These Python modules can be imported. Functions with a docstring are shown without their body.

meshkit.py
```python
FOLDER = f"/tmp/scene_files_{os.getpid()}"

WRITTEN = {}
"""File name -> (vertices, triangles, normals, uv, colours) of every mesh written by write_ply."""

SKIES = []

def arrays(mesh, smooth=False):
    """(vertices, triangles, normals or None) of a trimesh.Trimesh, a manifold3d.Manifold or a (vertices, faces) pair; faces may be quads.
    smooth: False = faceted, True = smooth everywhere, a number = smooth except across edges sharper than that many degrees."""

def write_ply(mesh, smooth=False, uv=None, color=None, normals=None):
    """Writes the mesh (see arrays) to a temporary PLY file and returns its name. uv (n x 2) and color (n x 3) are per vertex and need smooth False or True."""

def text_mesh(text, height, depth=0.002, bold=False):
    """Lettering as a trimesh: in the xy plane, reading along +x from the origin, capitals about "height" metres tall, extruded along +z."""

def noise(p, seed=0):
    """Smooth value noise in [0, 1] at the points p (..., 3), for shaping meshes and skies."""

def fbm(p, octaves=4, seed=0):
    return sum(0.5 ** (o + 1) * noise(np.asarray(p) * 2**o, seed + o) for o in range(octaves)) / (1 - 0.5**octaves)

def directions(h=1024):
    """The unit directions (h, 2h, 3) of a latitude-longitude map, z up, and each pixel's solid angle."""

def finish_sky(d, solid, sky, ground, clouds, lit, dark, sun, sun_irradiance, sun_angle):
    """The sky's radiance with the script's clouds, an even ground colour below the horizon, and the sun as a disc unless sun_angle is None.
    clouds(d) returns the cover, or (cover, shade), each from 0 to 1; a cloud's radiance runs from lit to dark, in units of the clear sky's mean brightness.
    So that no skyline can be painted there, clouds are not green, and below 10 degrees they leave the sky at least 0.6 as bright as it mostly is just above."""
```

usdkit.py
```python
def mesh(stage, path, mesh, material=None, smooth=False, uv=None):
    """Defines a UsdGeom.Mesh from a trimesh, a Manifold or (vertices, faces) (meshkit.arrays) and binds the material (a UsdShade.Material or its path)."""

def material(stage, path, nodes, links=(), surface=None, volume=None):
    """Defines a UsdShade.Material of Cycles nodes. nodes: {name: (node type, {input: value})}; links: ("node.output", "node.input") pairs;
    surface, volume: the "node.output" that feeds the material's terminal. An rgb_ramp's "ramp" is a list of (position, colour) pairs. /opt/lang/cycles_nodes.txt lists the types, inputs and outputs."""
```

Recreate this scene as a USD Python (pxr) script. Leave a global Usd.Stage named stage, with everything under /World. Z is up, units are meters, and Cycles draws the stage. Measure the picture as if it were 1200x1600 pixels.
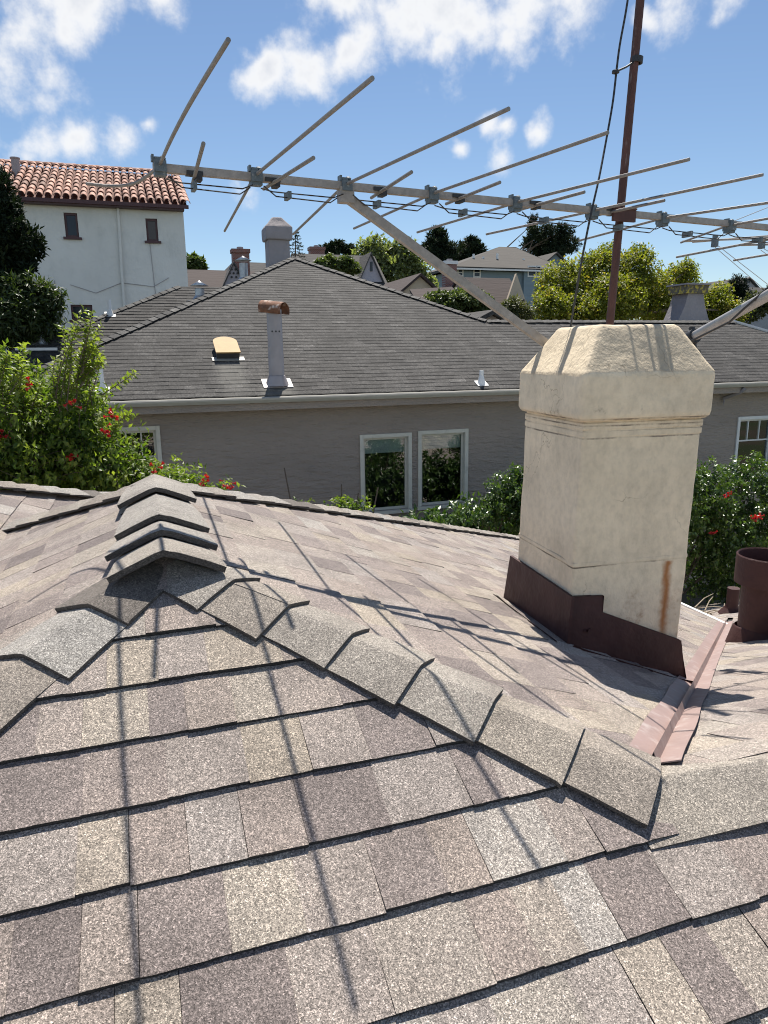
import math, random
import numpy as np, trimesh, manifold3d, usdkit, meshkit
from shapely.geometry import Polygon, box as sbox
from pxr import Usd, UsdGeom, UsdLux, UsdShade, Gf, Sdf, Vt

stage = Usd.Stage.CreateInMemory()
UsdGeom.SetStageUpAxis(stage, UsdGeom.Tokens.z)
UsdGeom.SetStageMetersPerUnit(stage, 1.0)
UsdGeom.Xform.Define(stage, '/World')
UsdGeom.Scope.Define(stage, '/World/Looks')
rng = np.random.default_rng(7)
random.seed(7)

# ------------------------------------------------------------------ camera, sky, sun, exposure
EXPOSURE = 0.85
SKY_STRENGTH = 0.063
SUN_INTENSITY = 1.25
FOCAL = 1109.0                                  # focal length in pixels of a 1200-wide picture
EYE = np.array([0, 0, 5.0])


def nrm(v):
    v = np.asarray(v, float)
    return v / np.linalg.norm(v)


_k = -0.0122
_Z = nrm([_k, 1, -(800 - 553) / FOCAL])
_Y = nrm([217 - 600, (800 - 553) - _k * (217 - 600), FOCAL])
_Y = nrm(_Y - _Z * np.dot(_Y, _Z))
_X = np.cross(_Y, _Z)
_X = _X if _X[0] > 0 else -_X
BASIS = np.array([_X, _Y, _Z])                  # world x along the shingle courses, y along the ridge, z up

cam = UsdGeom.Camera.Define(stage, '/World/camera')
right, up, fwd = BASIS[:, 0], BASIS[:, 1], BASIS[:, 2]
cam.AddTransformOp().Set(Gf.Matrix4d(*right, 0, *up, 0, *(-fwd), 0, *EYE, 1))
cam.CreateFocalLengthAttr(24.0)
cam.CreateHorizontalApertureAttr(24.0 * 1200 / FOCAL)
cam.CreateVerticalApertureAttr(24.0 * 1600 / FOCAL)
cam.CreateClippingRangeAttr(Gf.Vec2f(0.05, 5000))
cam.CreateExposureAttr(EXPOSURE)

SUN_DIR = nrm([0.19, 0.49, 1.0])           # towards the sun
sun = UsdLux.DistantLight.Define(stage, '/World/sun')
sun.CreateIntensityAttr(SUN_INTENSITY)
sun.CreateAngleAttr(0.5)
sun.CreateColorAttr(Gf.Vec3f(1.0, 0.94, 0.86))
sun.GetPrim().CreateAttribute('inputs:normalize', Sdf.ValueTypeNames.Bool).Set(True)
sz = SUN_DIR
sx = nrm(np.cross([0, 1, 0], sz))
sy = np.cross(sz, sx)
sun.AddTransformOp().Set(Gf.Matrix4d(*sx, 0, *sy, 0, *sz, 0, 0, 0, 30, 1))


def ray(px, py):
    """World direction through a point of the photograph (1200 x 1600)."""
    return BASIS @ np.array([px - 600.0, 800.0 - py, FOCAL])


def at_y(px, py, y):
    r = ray(px, py)
    return EYE + r * (y / r[1])


def at_z(px, py, z):
    r = ray(px, py)
    return EYE + r * ((z - 5) / r[2])


def on_plane(px, py, n, d):
    r = ray(px, py)
    return EYE + r * ((d - np.dot(n, EYE)) / np.dot(n, r))


def project(p):
    c = BASIS.T @ (np.asarray(p, float) - EYE)
    return (600 + FOCAL * c[0] / c[2], 800 - FOCAL * c[1] / c[2], c[2])


def dir_of(px, py):
    return nrm(ray(px, py))


def make_sky():
    nodes = {
        'tc': ('texture_coordinate', {}),
        'sky': ('sky_texture', {'sky_type': 'single_scattering', 'sun_disc': False, 'sun_elevation': float(math.asin(SUN_DIR[2])),
                                'sun_rotation': float(math.atan2(SUN_DIR[0], SUN_DIR[1])), 'altitude': 60.0, 'air_density': 1.0, 'aerosol_density': 0.08, 'ozone_density': 3.2}),
        'warp': ('noise_texture', {'scale': 7.0, 'detail': 4.0, 'roughness': 0.55}),
        'fine': ('noise_texture', {'scale': 14.0, 'detail': 9.0, 'roughness': 0.58}),
        'wide': ('noise_texture', {'scale': 3.1, 'detail': 2.0, 'roughness': 0.5}),
        'wsub': ('vector_math', {'math_type': 'subtract', 'vector2': (0.5, 0.5, 0.5)}),
        'wsc': ('vector_math', {'math_type': 'scale', 'scale': 0.085}),
        'wadd': ('vector_math', {'math_type': 'add'}),
    }
    links = [('tc.generated', 'warp.vector'), ('tc.generated', 'fine.vector'), ('tc.generated', 'wide.vector'),
             ('warp.color', 'wsub.vector1'), ('wsub.vector', 'wsc.vector1'), ('tc.generated', 'wadd.vector1'), ('wsc.vector', 'wadd.vector2')]
    blobs = [(540, -20, 100), (630, 5, 105), (735, 25, 88), (820, 5, 82), (700, -10, 105), (900, 0, 70), (690, 60, 45), (640, 62, 38), (790, 62, 34), (480, 95, 62), (530, 85, 62), (430, 100, 50), (555, 62, 36),
             (30, 50, 92), (75, 125, 58), (5, 115, 78), (130, 12, 75), (110, 75, 45), (200, -10, 60), (255, 5, 40), (70, 220, 48), (125, 212, 50), (175, 205, 44), (210, 183, 24), (45, 235, 26),
             (785, 240, 30), (768, 185, 28), (793, 190, 24), (850, 205, 24), (720, 225, 22), (388, 312, 32), (1045, 10, 46), (1010, 30, 30), (1130, 3, 26), (870, 470, 22), (1010, 445, 20)]
    prev = None
    for i, (x, y, r) in enumerate(blobs):
        c = dir_of(x, y)
        nodes[f'd{i}'] = ('vector_math', {'math_type': 'distance', 'vector2': tuple(float(v) for v in c)})
        nodes[f'm{i}'] = ('math', {'math_type': 'multiply_add', 'value2': -FOCAL / r * 1.0, 'value3': 1.0})
        links += [('wadd.vector', f'd{i}.vector1'), (f'd{i}.value', f'm{i}.value1')]
        if prev is None:
            prev = f'm{i}.value'
        else:
            nodes[f'x{i}'] = ('math', {'math_type': 'smoothmax', 'value3': 0.3})
            links += [(prev, f'x{i}.value1'), (f'm{i}.value', f'x{i}.value2')]
            prev = f'x{i}.value'
    # elsewhere in the sky: the same scattered cumulus from noise alone
    cdir = dir_of(600, 250)
    nodes.update({
        'cd': ('vector_math', {'math_type': 'distance', 'vector2': tuple(float(v) for v in cdir)}),
        'out': ('map_range', {'clamp': True, 'from_min': 0.72, 'from_max': 0.95, 'to_min': -1.6, 'to_max': 0.0}),
        'gen': ('math', {'math_type': 'multiply_add', 'value2': 6.0, 'value3': -3.35}),
        'gen2': ('math', {'math_type': 'add'}),
        'pm': ('math', {'math_type': 'maximum', 'value2': -1.5}),
        'mx': ('math', {'math_type': 'maximum'}),
        'fs': ('math', {'math_type': 'multiply_add', 'value2': 2.7, 'value3': -1.44}),
        'sum': ('math', {'math_type': 'add'}),
        'cov': ('map_range', {'range_type': 'smoothstep', 'from_min': 0.02, 'from_max': 0.88, 'to_min': 0.0, 'to_max': 0.95}),
        'shade': ('map_range', {'range_type': 'smoothstep', 'from_min': 0.6, 'from_max': 1.5, 'to_min': 0.0, 'to_max': 1.0}),
        'ccol': ('mix_color', {'a': (CLOUD * 1.0, CLOUD * 1.0, CLOUD * 1.0), 'b': (CLOUD * .74, CLOUD * .77, CLOUD * .83), 'use_clamp': False}),
        'mix': ('mix_color', {'use_clamp': False}),
        'bg': ('background_shader', {'strength': SKY_STRENGTH}),
    })
    links += [('tc.generated', 'cd.vector1'), ('cd.value', 'out.value'), ('wide.fac', 'gen.value1'), ('gen.value', 'gen2.value1'), ('out.result', 'gen2.value2'),
              (prev, 'pm.value1'), ('pm.value', 'mx.value1'), ('gen2.value', 'mx.value2'), ('fine.fac', 'fs.value1'), ('mx.value', 'sum.value1'), ('fs.value', 'sum.value2'),
              ('sum.value', 'cov.value'), ('sum.value', 'shade.value'), ('shade.result', 'ccol.fac'), ('cov.result', 'mix.fac'), ('sky.color', 'mix.a'), ('ccol.result', 'mix.b'), ('mix.result', 'bg.color')]
    return usdkit.material(stage, '/World/Looks/sky', nodes, links, surface='bg.background')


CLOUD = 8.8
dome = UsdLux.DomeLight.Define(stage, '/World/sky')
dome.GetPrim().ApplyAPI(UsdShade.MaterialBindingAPI)
UsdShade.MaterialBindingAPI(dome.GetPrim()).Bind(make_sky())
dome.GetPrim().SetCustomDataByKey('kind', 'structure')

# ------------------------------------------------------------------ naming and prim helpers
_used = set()


def free_path(parent, name):
    p, k = f'{parent}/{name}', 0
    while p in _used:
        k += 1
        p = f'{parent}/{name}_{k:03d}'
    _used.add(p)
    return p


def path_of(parent):
    return '/World' if parent is None else (parent if isinstance(parent, str) else str(parent.GetPath()))


def tag(prim, label=None, category=None, group=None, kind=None):
    for k, v in (('label', label), ('category', category), ('group', group), ('kind', kind)):
        if v:
            prim.SetCustomDataByKey(k, v)
    return prim


def thing(name, label, category, loc=(0, 0, 0), group=None):
    """A thing: an Xform at its base, its parts are children. Parts given in world coordinates are shifted by loc."""
    p = free_path('/World', name)
    x = UsdGeom.Xform.Define(stage, p)
    x.AddTranslateOp().Set(Gf.Vec3d(*map(float, loc)))
    _loc[p] = np.asarray(loc, float)
    return tag(x.GetPrim(), label, category, group)


_loc = {}


def base_of(path):
    for p, l in _loc.items():
        if path == p or path.startswith(p + '/'):
            return l
    return np.zeros(3)


def obj(name, mesh, mat, parent=None, smooth=False, tone=None, label=None, category=None, group=None, kind=None):
    """One Mesh prim. Mesh in world coordinates."""
    pp = path_of(parent)
    p = free_path(pp, name)
    v, f, n = meshkit.arrays(mesh, smooth)
    v = v - base_of(pp)
    if callable(tone):
        tone = tone(v, n)
    elif smooth is not False and tone is not None and np.ndim(tone):
        raise ValueError('tone per vertex needs smooth False')
    m = UsdGeom.Mesh.Define(stage, p)
    m.CreatePointsAttr(Vt.Vec3fArray.FromNumpy(v.astype(np.float32)))
    m.CreateFaceVertexCountsAttr(Vt.IntArray.FromNumpy(np.full(len(f), 3, np.int32)))
    m.CreateFaceVertexIndicesAttr(Vt.IntArray.FromNumpy(f.astype(np.int32).ravel()))
    m.CreateSubdivisionSchemeAttr('none')
    if n is not None:
        m.CreateNormalsAttr(Vt.Vec3fArray.FromNumpy(n.astype(np.float32)))
        m.SetNormalsInterpolation('vertex')
    if tone is not None:
        t = np.broadcast_to(np.asarray(tone, np.float32), (len(v),)).copy()
        UsdGeom.PrimvarsAPI(m).CreatePrimvar('tone', Sdf.ValueTypeNames.FloatArray, 'vertex').Set(Vt.FloatArray.FromNumpy(t))
    UsdShade.MaterialBindingAPI.Apply(m.GetPrim()).Bind(mat)
    return tag(m.GetPrim(), label, category, group, kind)


class MB:
    """Collects shapes into one mesh (with a tone per vertex)."""

    def __init__(s):
        s.v, s.f, s.t, s.n = [], [], [], 0

    def add(s, v, f, tone=0.5):
        v, f = np.asarray(v, float), np.asarray(f, int)
        if f.shape[1] == 4:
            f = np.vstack([f[:, [0, 1, 2]], f[:, [0, 2, 3]]])
        s.v.append(v)
        s.f.append(f + s.n)
        s.t.append(np.broadcast_to(np.asarray(tone, float), (len(v),)))
        s.n += len(v)
        return s

    def tm(s, m, tone=0.5):
        if hasattr(m, 'to_mesh'):
            q = m.to_mesh()
            return s.add(q.vert_properties[:, :3], q.tri_verts, tone)
        return s.add(m.vertices, m.faces, tone)

    def box(s, lo, hi, tone=0.5):
        lo, hi = np.minimum(lo, hi), np.maximum(lo, hi)
        return s.tm(trimesh.creation.box(bounds=[lo, hi]), tone)

    def obox(s, c, ax, size, tone=0.5):
        """Oriented box: centre, three axes (rows), full sizes."""
        b = trimesh.creation.box(extents=size)
        return s.add(np.asarray(c) + b.vertices @ np.asarray(ax), b.faces, tone)

    def tube(s, pts, r, sides=8, tone=0.5, cap=True):
        p = np.asarray(pts, float)
        t = np.gradient(p, axis=0)
        t /= np.linalg.norm(t, axis=1, keepdims=True) + 1e-12
        ref = np.array([0, 0, 1.0]) if abs(t[0][2]) < 0.9 else np.array([1.0, 0, 0])
        a = np.cross(t, ref)
        a /= np.linalg.norm(a, axis=1, keepdims=True) + 1e-12
        b = np.cross(t, a)
        r = np.broadcast_to(r, (len(p),))
        g = np.arange(sides) * 2 * np.pi / sides
        v = p[:, None] + r[:, None, None] * (np.cos(g)[None, :, None] * a[:, None] + np.sin(g)[None, :, None] * b[:, None])
        i, j = np.meshgrid(np.arange(len(p) - 1), np.arange(sides), indexing='ij')
        q = np.stack([i * sides + j, i * sides + (j + 1) % sides, (i + 1) * sides + (j + 1) % sides, (i + 1) * sides + j], -1).reshape(-1, 4)
        v, f = v.reshape(-1, 3), np.vstack([q[:, [0, 1, 2]], q[:, [0, 2, 3]]])
        if cap:
            n = len(v)
            v = np.vstack([v, p[:1], p[-1:]])
            k = (len(p) - 1) * sides
            f = np.vstack([f, [[n, (j + 1) % sides, j] for j in range(sides)], [[n + 1, k + j, k + (j + 1) % sides] for j in range(sides)]])
        return s.add(v, f, tone)

    def prism(s, poly3, vec, tone=0.5):
        """A planar polygon (n x 3) swept by vec; closed."""
        p = np.asarray(poly3, float)
        c = p.mean(0)
        e1 = nrm(p[1] - p[0])
        nn = np.zeros(3)
        for i in range(len(p)):
            nn += np.cross(p[i] - c, p[(i + 1) % len(p)] - c)
        e2 = np.cross(nrm(nn), e1)
        uv = np.stack([(p - c) @ e1, (p - c) @ e2], 1)
        vv, ff = trimesh.creation.triangulate_polygon(Polygon(uv), engine='earcut')
        top = c + vv[:, :1] * e1 + vv[:, 1:2] * e2
        n = len(top)
        m = len(p)
        v = np.vstack([top, top + vec, p, p + vec])
        f = [*ff.tolist(), *(ff[:, ::-1] + n).tolist()]
        for i in range(m):
            j = (i + 1) % m
            f += [[2 * n + i, 2 * n + m + j, 2 * n + j], [2 * n + i, 2 * n + m + i, 2 * n + m + j]]
        tmx = trimesh.Trimesh(v, f, process=False)
        return s.add(tmx.vertices, tmx.faces, tone)

    def lathe(s, base, axis, prof, sides=20, tone=0.5):
        """prof: (radius, height) pairs along the axis from base."""
        axis = nrm(axis)
        a = nrm(np.cross(axis, [0, 0, 1] if abs(axis[2]) < 0.9 else [1, 0, 0]))
        b = np.cross(axis, a)
        g = np.arange(sides) * 2 * np.pi / sides
        ring = np.cos(g)[:, None] * a + np.sin(g)[:, None] * b
        v = np.vstack([np.asarray(base) + axis * h + ring * r for r, h in prof])
        f = []
        for i in range(len(prof) - 1):
            for j in range(sides):
                k = (j + 1) % sides
                f += [[i * sides + j, i * sides + k, (i + 1) * sides + k], [i * sides + j, (i + 1) * sides + k, (i + 1) * sides + j]]
        return s.add(v, f, tone)

    def mesh(s):
        return np.vstack(s.v), np.vstack(s.f)

    def obj(s, name, mat, parent=None, smooth=False, **k):
        kw = dict(k)
        if smooth is False and 'tone' not in kw:
            kw['tone'] = np.concatenate(s.t)
        return obj(name, s.mesh(), mat, parent, smooth, **kw)


# ------------------------------------------------------------------ materials
def ramp(*stops):
    return {'ramp': list(stops)}


def simple(name, col, rough=0.6, metallic=0.0, vary=0.12, scale=6.0, bump=0.0, bscale=60.0, bdist=0.003, spec=0.5, stretch=(1, 1, 1), stain=None, tonevar=0.0):
    """A painted or plain surface with uneven colour, wear and fine relief."""
    col = np.asarray(col, float)
    nodes = {'g': ('geometry', {}), 'mp': ('mapping', {'scale': tuple(map(float, stretch))}), 'n': ('noise_texture', {'scale': scale, 'detail': 6.0, 'roughness': 0.62}),
             'r': ('rgb_ramp', ramp((0.25, col * (1 - vary)), (0.5, col), (0.75, np.minimum(col * (1 + vary), 0.95)))),
             'p': ('principled_bsdf', {'roughness': rough, 'metallic': metallic, 'specular_ior_level': spec})}
    links = [('g.position', 'mp.vector'), ('mp.vector', 'n.vector'), ('n.fac', 'r.fac')]
    out = 'r.color'
    if stain is not None:
        scol, sscale, lo, hi, sstretch = stain
        nodes.update({'smp': ('mapping', {'scale': tuple(map(float, sstretch))}), 'sn': ('noise_texture', {'scale': sscale, 'detail': 7.0, 'roughness': 0.65}),
                      'sr': ('map_range', {'range_type': 'smoothstep', 'from_min': lo, 'from_max': hi}), 'smix': ('mix_color', {'b': tuple(map(float, scol))})})
        links += [('g.position', 'smp.vector'), ('smp.vector', 'sn.vector'), ('sn.fac', 'sr.value'), ('sr.result', 'smix.fac'), (out, 'smix.a')]
        out = 'smix.result'
    if tonevar:
        nodes.update({'at': ('attribute', {'attribute': 'tone'}), 'tm': ('map_range', {'from_min': 0.0, 'from_max': 1.0, 'to_min': 1 - tonevar, 'to_max': 1 + tonevar}),
                      'tv': ('vector_math', {'math_type': 'scale'})})
        links += [('at.fac', 'tm.value'), (out, 'tv.vector1'), ('tm.result', 'tv.scale')]
        out = 'tv.vector'
    links.append((out, 'p.base_color'))
    if bump:
        nodes.update({'bn': ('noise_texture', {'scale': bscale, 'detail': 5.0, 'roughness': 0.6}), 'b': ('bump', {'strength': bump, 'distance': bdist})})
        links += [('mp.vector', 'bn.vector'), ('bn.fac', 'b.height'), ('b.normal', 'p.normal')]
    return usdkit.material(stage, f'/World/Looks/{name}', nodes, links, surface='p.BSDF')


def shingle_material(name, stops, cell, contrast=1.0, bump=0.5, streak=0.0, bdist=0.0015, wash=()):
    """Asphalt shingles: the tone primvar picks each piece's blend; two sizes of stone granules sit on it."""
    nodes = {
        'g': ('geometry', {}), 'at': ('attribute', {'attribute': 'tone'}),
        'base': ('rgb_ramp', ramp(*stops)),
        'v1': ('voronoi_texture', {'scale': cell, 'feature': 'f1'}), 'v2': ('voronoi_texture', {'scale': cell * 0.5, 'feature': 'f1'}),
        's1': ('separate_color', {}), 's2': ('separate_color', {}),
        'm1': ('rgb_ramp', ramp((0, (.12,) * 3), (.22, (.5,) * 3), (.5, (.92,) * 3), (.8, (1.3,) * 3), (.93, (2.0,) * 3), (1, (2.5,) * 3))),
        'm2': ('rgb_ramp', ramp((0, (.55,) * 3), (.3, (.82,) * 3), (.7, (1.1,) * 3), (1, (1.6,) * 3))),
        'x1': ('mix_color', {'blend_type': 'multiply', 'fac': contrast, 'use_clamp': False}), 'x2': ('mix_color', {'blend_type': 'multiply', 'fac': contrast, 'use_clamp': False}),
        'n': ('noise_texture', {'scale': 4.0, 'detail': 8.0, 'roughness': 0.72}),
        'nr': ('rgb_ramp', ramp((.3, (.72, .71, .71)), (.5, (1, 1, 1)), (.7, (1.2, 1.19, 1.17)))),
        'x3': ('mix_color', {'blend_type': 'multiply', 'fac': 1.0, 'use_clamp': False}),
        'bh': ('math', {'math_type': 'add'}), 'b': ('bump', {'strength': bump, 'distance': bdist}),
        'p': ('principled_bsdf', {'roughness': 0.85, 'specular_ior_level': 0.35, 'diffuse_roughness': 0.6})}
    links = [('g.position', 'v1.vector'), ('g.position', 'v2.vector'), ('at.fac', 'base.fac'), ('v1.color', 's1.color'), ('v2.color', 's2.color'), ('s1.r', 'm1.fac'), ('s2.g', 'm2.fac'),
             ('base.color', 'x1.a'), ('m1.color', 'x1.b'), ('x1.result', 'x2.a'), ('m2.color', 'x2.b'), ('g.position', 'n.vector'), ('n.fac', 'nr.fac'), ('x2.result', 'x3.a'), ('nr.color', 'x3.b'),
             ('x3.result', 'p.base_color'), ('s1.r', 'bh.value1'), ('v1.distance', 'bh.value2'), ('bh.value', 'b.height'), ('b.normal', 'p.normal')]
    if streak:
        nodes.update({'smp': ('mapping', {'scale': (1.6, .22, .22)}), 'sn': ('noise_texture', {'scale': 1.5, 'detail': 6.0, 'roughness': .62}), 'sr': ('rgb_ramp', ramp((.3, (1 - streak,) * 3), (.5, (1, 1, 1)), (.72, (1 + streak * 1.2,) * 3))),
                      'tmp': ('mapping', {'scale': (3.2, 7.5, 7.5)}), 'tn': ('noise_texture', {'scale': 1.0, 'detail': 3.0, 'roughness': .7}), 'tr': ('rgb_ramp', ramp((.3, (.6,) * 3), (.5, (1, 1, 1)), (.7, (1.5,) * 3))),
                      'x4': ('mix_color', {'blend_type': 'multiply', 'fac': 1.0, 'use_clamp': False}), 'x5': ('mix_color', {'blend_type': 'multiply', 'fac': 1.0, 'use_clamp': False}), 'sxy': ('separate_xyz', {})})
        links += [('g.position', 'smp.vector'), ('smp.vector', 'sn.vector'), ('sn.fac', 'sr.fac'), ('g.position', 'tmp.vector'), ('tmp.vector', 'tn.vector'), ('tn.fac', 'tr.fac'),
                  ('x3.result', 'x4.a'), ('sr.color', 'x4.b'), ('x4.result', 'x5.a'), ('tr.color', 'x5.b'), ('g.position', 'sxy.vector')]
        last = 'x5.result'
        for i, (wx, wy, ww_, wl) in enumerate(wash):
            nodes.update({f'wd{i}': ('math', {'math_type': 'subtract', 'value2': wx}), f'wa{i}': ('math', {'math_type': 'absolute'}), f'wm{i}': ('map_range', {'range_type': 'smoothstep', 'from_min': ww_ * .5, 'from_max': ww_ * 1.3, 'to_min': .95, 'to_max': 0.0}),
                          f'wy{i}': ('map_range', {'range_type': 'smoothstep', 'from_min': wy - wl, 'from_max': wy, 'to_min': .3, 'to_max': 1.0}), f'wz{i}': ('map_range', {'range_type': 'smoothstep', 'from_min': wy, 'from_max': wy + .1, 'to_min': 1.0, 'to_max': 0.0}),
                          f'we{i}': ('math', {'math_type': 'multiply'}), f'wf{i}': ('math', {'math_type': 'multiply'}), f'wg{i}': ('math', {'math_type': 'multiply'}), f'wc{i}': ('mix_color', {'b': (.22, .21, .18)})})
            links += [('sxy.x', f'wd{i}.value1'), (f'wd{i}.value', f'wa{i}.value1'), (f'wa{i}.value', f'wm{i}.value'), ('sxy.y', f'wy{i}.value'), ('sxy.y', f'wz{i}.value'), (f'wm{i}.result', f'we{i}.value1'), (f'wy{i}.result', f'we{i}.value2'),
                      (f'we{i}.value', f'wf{i}.value1'), (f'wz{i}.result', f'wf{i}.value2'), (f'wf{i}.value', f'wg{i}.value1'), ('sn.fac', f'wg{i}.value2'), (last, f'wc{i}.a'), (f'wg{i}.value', f'wc{i}.fac')]
            nodes[f'wg{i}'] = ('math', {'math_type': 'multiply_add', 'value3': 0.0})
            last = f'wc{i}.result'
        links = [l for l in links if l != ('x3.result', 'p.base_color')] + [(last, 'p.base_color')]
    return usdkit.material(stage, f'/World/Looks/{name}', nodes, links, surface='p.BSDF')


def leaf_material(name, stops, trans=0.35, rough=0.45, spec=0.5):
    nodes = {'at': ('attribute', {'attribute': 'tone'}), 'r': ('rgb_ramp', ramp(*stops)), 'p': ('principled_bsdf', {'roughness': rough, 'specular_ior_level': spec}),
             'sc': ('mix_color', {'blend_type': 'multiply', 'fac': 1.0, 'b': (1.25, 1.35, 0.55), 'use_clamp': False}), 't': ('translucent_bsdf', {}), 'm': ('mix_closure', {'fac': trans})}
    links = [('at.fac', 'r.fac'), ('r.color', 'p.base_color'), ('r.color', 'sc.a'), ('sc.result', 't.color'), ('p.BSDF', 'm.closure1'), ('t.BSDF', 'm.closure2')]
    return usdkit.material(stage, f'/World/Looks/{name}', nodes, links, surface='m.closure')


def glass_material(name, tint=(0.8, 0.85, 0.85)):
    nodes = {'fr': ('fresnel', {'IOR': 1.5}), 'k': ('math', {'math_type': 'multiply_add', 'value2': 1.6, 'value3': 0.03}), 't': ('transparent_bsdf', {'color': tint}),
             'g': ('glossy_bsdf', {'color': (0.95, 0.95, 0.95), 'roughness': 0.01}), 'm': ('mix_closure', {})}
    links = [('fr.fac', 'k.value1'), ('k.value', 'm.fac'), ('t.BSDF', 'm.closure1'), ('g.BSDF', 'm.closure2')]
    return usdkit.material(stage, f'/World/Looks/{name}', nodes, links, surface='m.closure')


M_SHINGLE = shingle_material('blended_shingle', [(0.0, (.022, .021, .020)), (.05, (.022, .021, .020)), (.1, (.200, .168, .155)), (.3, (.27, .228, .207)), (.5, (.33, .277, .238)), (.68, (.335, .297, .268)), (.86, (.375, .322, .258)), (1.0, (.365, .338, .31))], 640.0, contrast=.72)
M_CAP = shingle_material('ridge_cap_shingle', [(0.0, (.06, .055, .05)), (.06, (.06, .055, .05)), (.1, (.255, .222, .19)), (.5, (.325, .286, .238)), (1.0, (.335, .316, .286))], 660.0, contrast=.72)
M_EDGE = simple('asphalt_edge', (.035, .033, .032), rough=.9, vary=.3, scale=90)
M_DECK = simple('roof_deck', (.04, .037, .035), rough=.95)
_rp = lambda px, py: on_plane(px, py, np.array([0, -.47, 1.0]), 4.375 - .47 * 11.35)
WASH = [(float(_rp(357, 570)[0]), float(_rp(357, 570)[1]), .24, 1.1), (float(_rp(433, 602)[0]), float(_rp(433, 602)[1]) - .1, .3, .5)]
M_NSH = shingle_material('grey_shingle', [(0.0, (.034, .032, .030)), (.4, (.050, .047, .043)), (.7, (.064, .060, .055)), (1.0, (.09, .085, .078))], 60.0, contrast=.55, bump=.3, bdist=.003, streak=.32, wash=WASH)
M_NCAP = shingle_material('grey_hip_cap', [(0.0, (.03, .03, .03)), (.06, (.03, .03, .03)), (.1, (.075, .072, .066)), (1.0, (.14, .134, .122))], 60.0, contrast=.5, bump=.3)
M_STUCCO_N = simple('neighbour_stucco', (.30, .252, .212), rough=.9, vary=.12, scale=1.2, bump=1.0, bscale=7, bdist=.10, stretch=(.45, .45, 1.9))
M_TRIM = simple('cream_trim', (.50, .48, .41), rough=.5, vary=.1, scale=5, stain=((.30, .28, .23), 9, .55, .8, (1, 1, .5)))
M_GUTTER = simple('gutter_paint', (.36, .345, .30), rough=.5, vary=.1, scale=4)
M_GLASS = glass_material('window_glass')
M_DARKROOM = simple('room_dark', (.03, .03, .03), rough=.9)
M_BLIND = simple('pale_blind', (.5, .55, .52), rough=.8, vary=.06, scale=8)
M_WHITE = simple('white_paint', (.60, .60, .58), rough=.5, vary=.08, scale=8)
M_FLUE = simple('flue_paint', (.27, .245, .245), rough=.5, vary=.12, scale=5, stain=((.2, .17, .15), 10, .6, .85, (1, 1, .4)))
M_RUST = simple('rust', (.15, .062, .03), rough=.85, vary=.5, scale=14, stain=((.55, .45, .38), 9, .52, .7, (1, 1, 1)))
M_GALV = simple('galvanised', (.42, .43, .44), rough=.42, metallic=.75, vary=.2, scale=14)
M_TAN = simple('tan_vent_paint', (.36, .225, .085), rough=.7, vary=.12, scale=7)
M_BLACK = simple('black_plastic', (.018, .018, .018), rough=.5)
M_BROWNMETAL = simple('brown_metal', (.046, .018, .016), rough=.6, spec=.3, vary=.18, scale=8, bump=.5, bscale=6, bdist=.03, stain=((.12, .055, .045), 11, .60, .8, (1, 1, 1)))
M_FLASH = simple('valley_paint', (.265, .19, .172), rough=.55, vary=.12, scale=9, bump=.4, bscale=11, bdist=.01, stain=((.36, .30, .28), 16, .52, .72, (1, 1, 1)))
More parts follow.
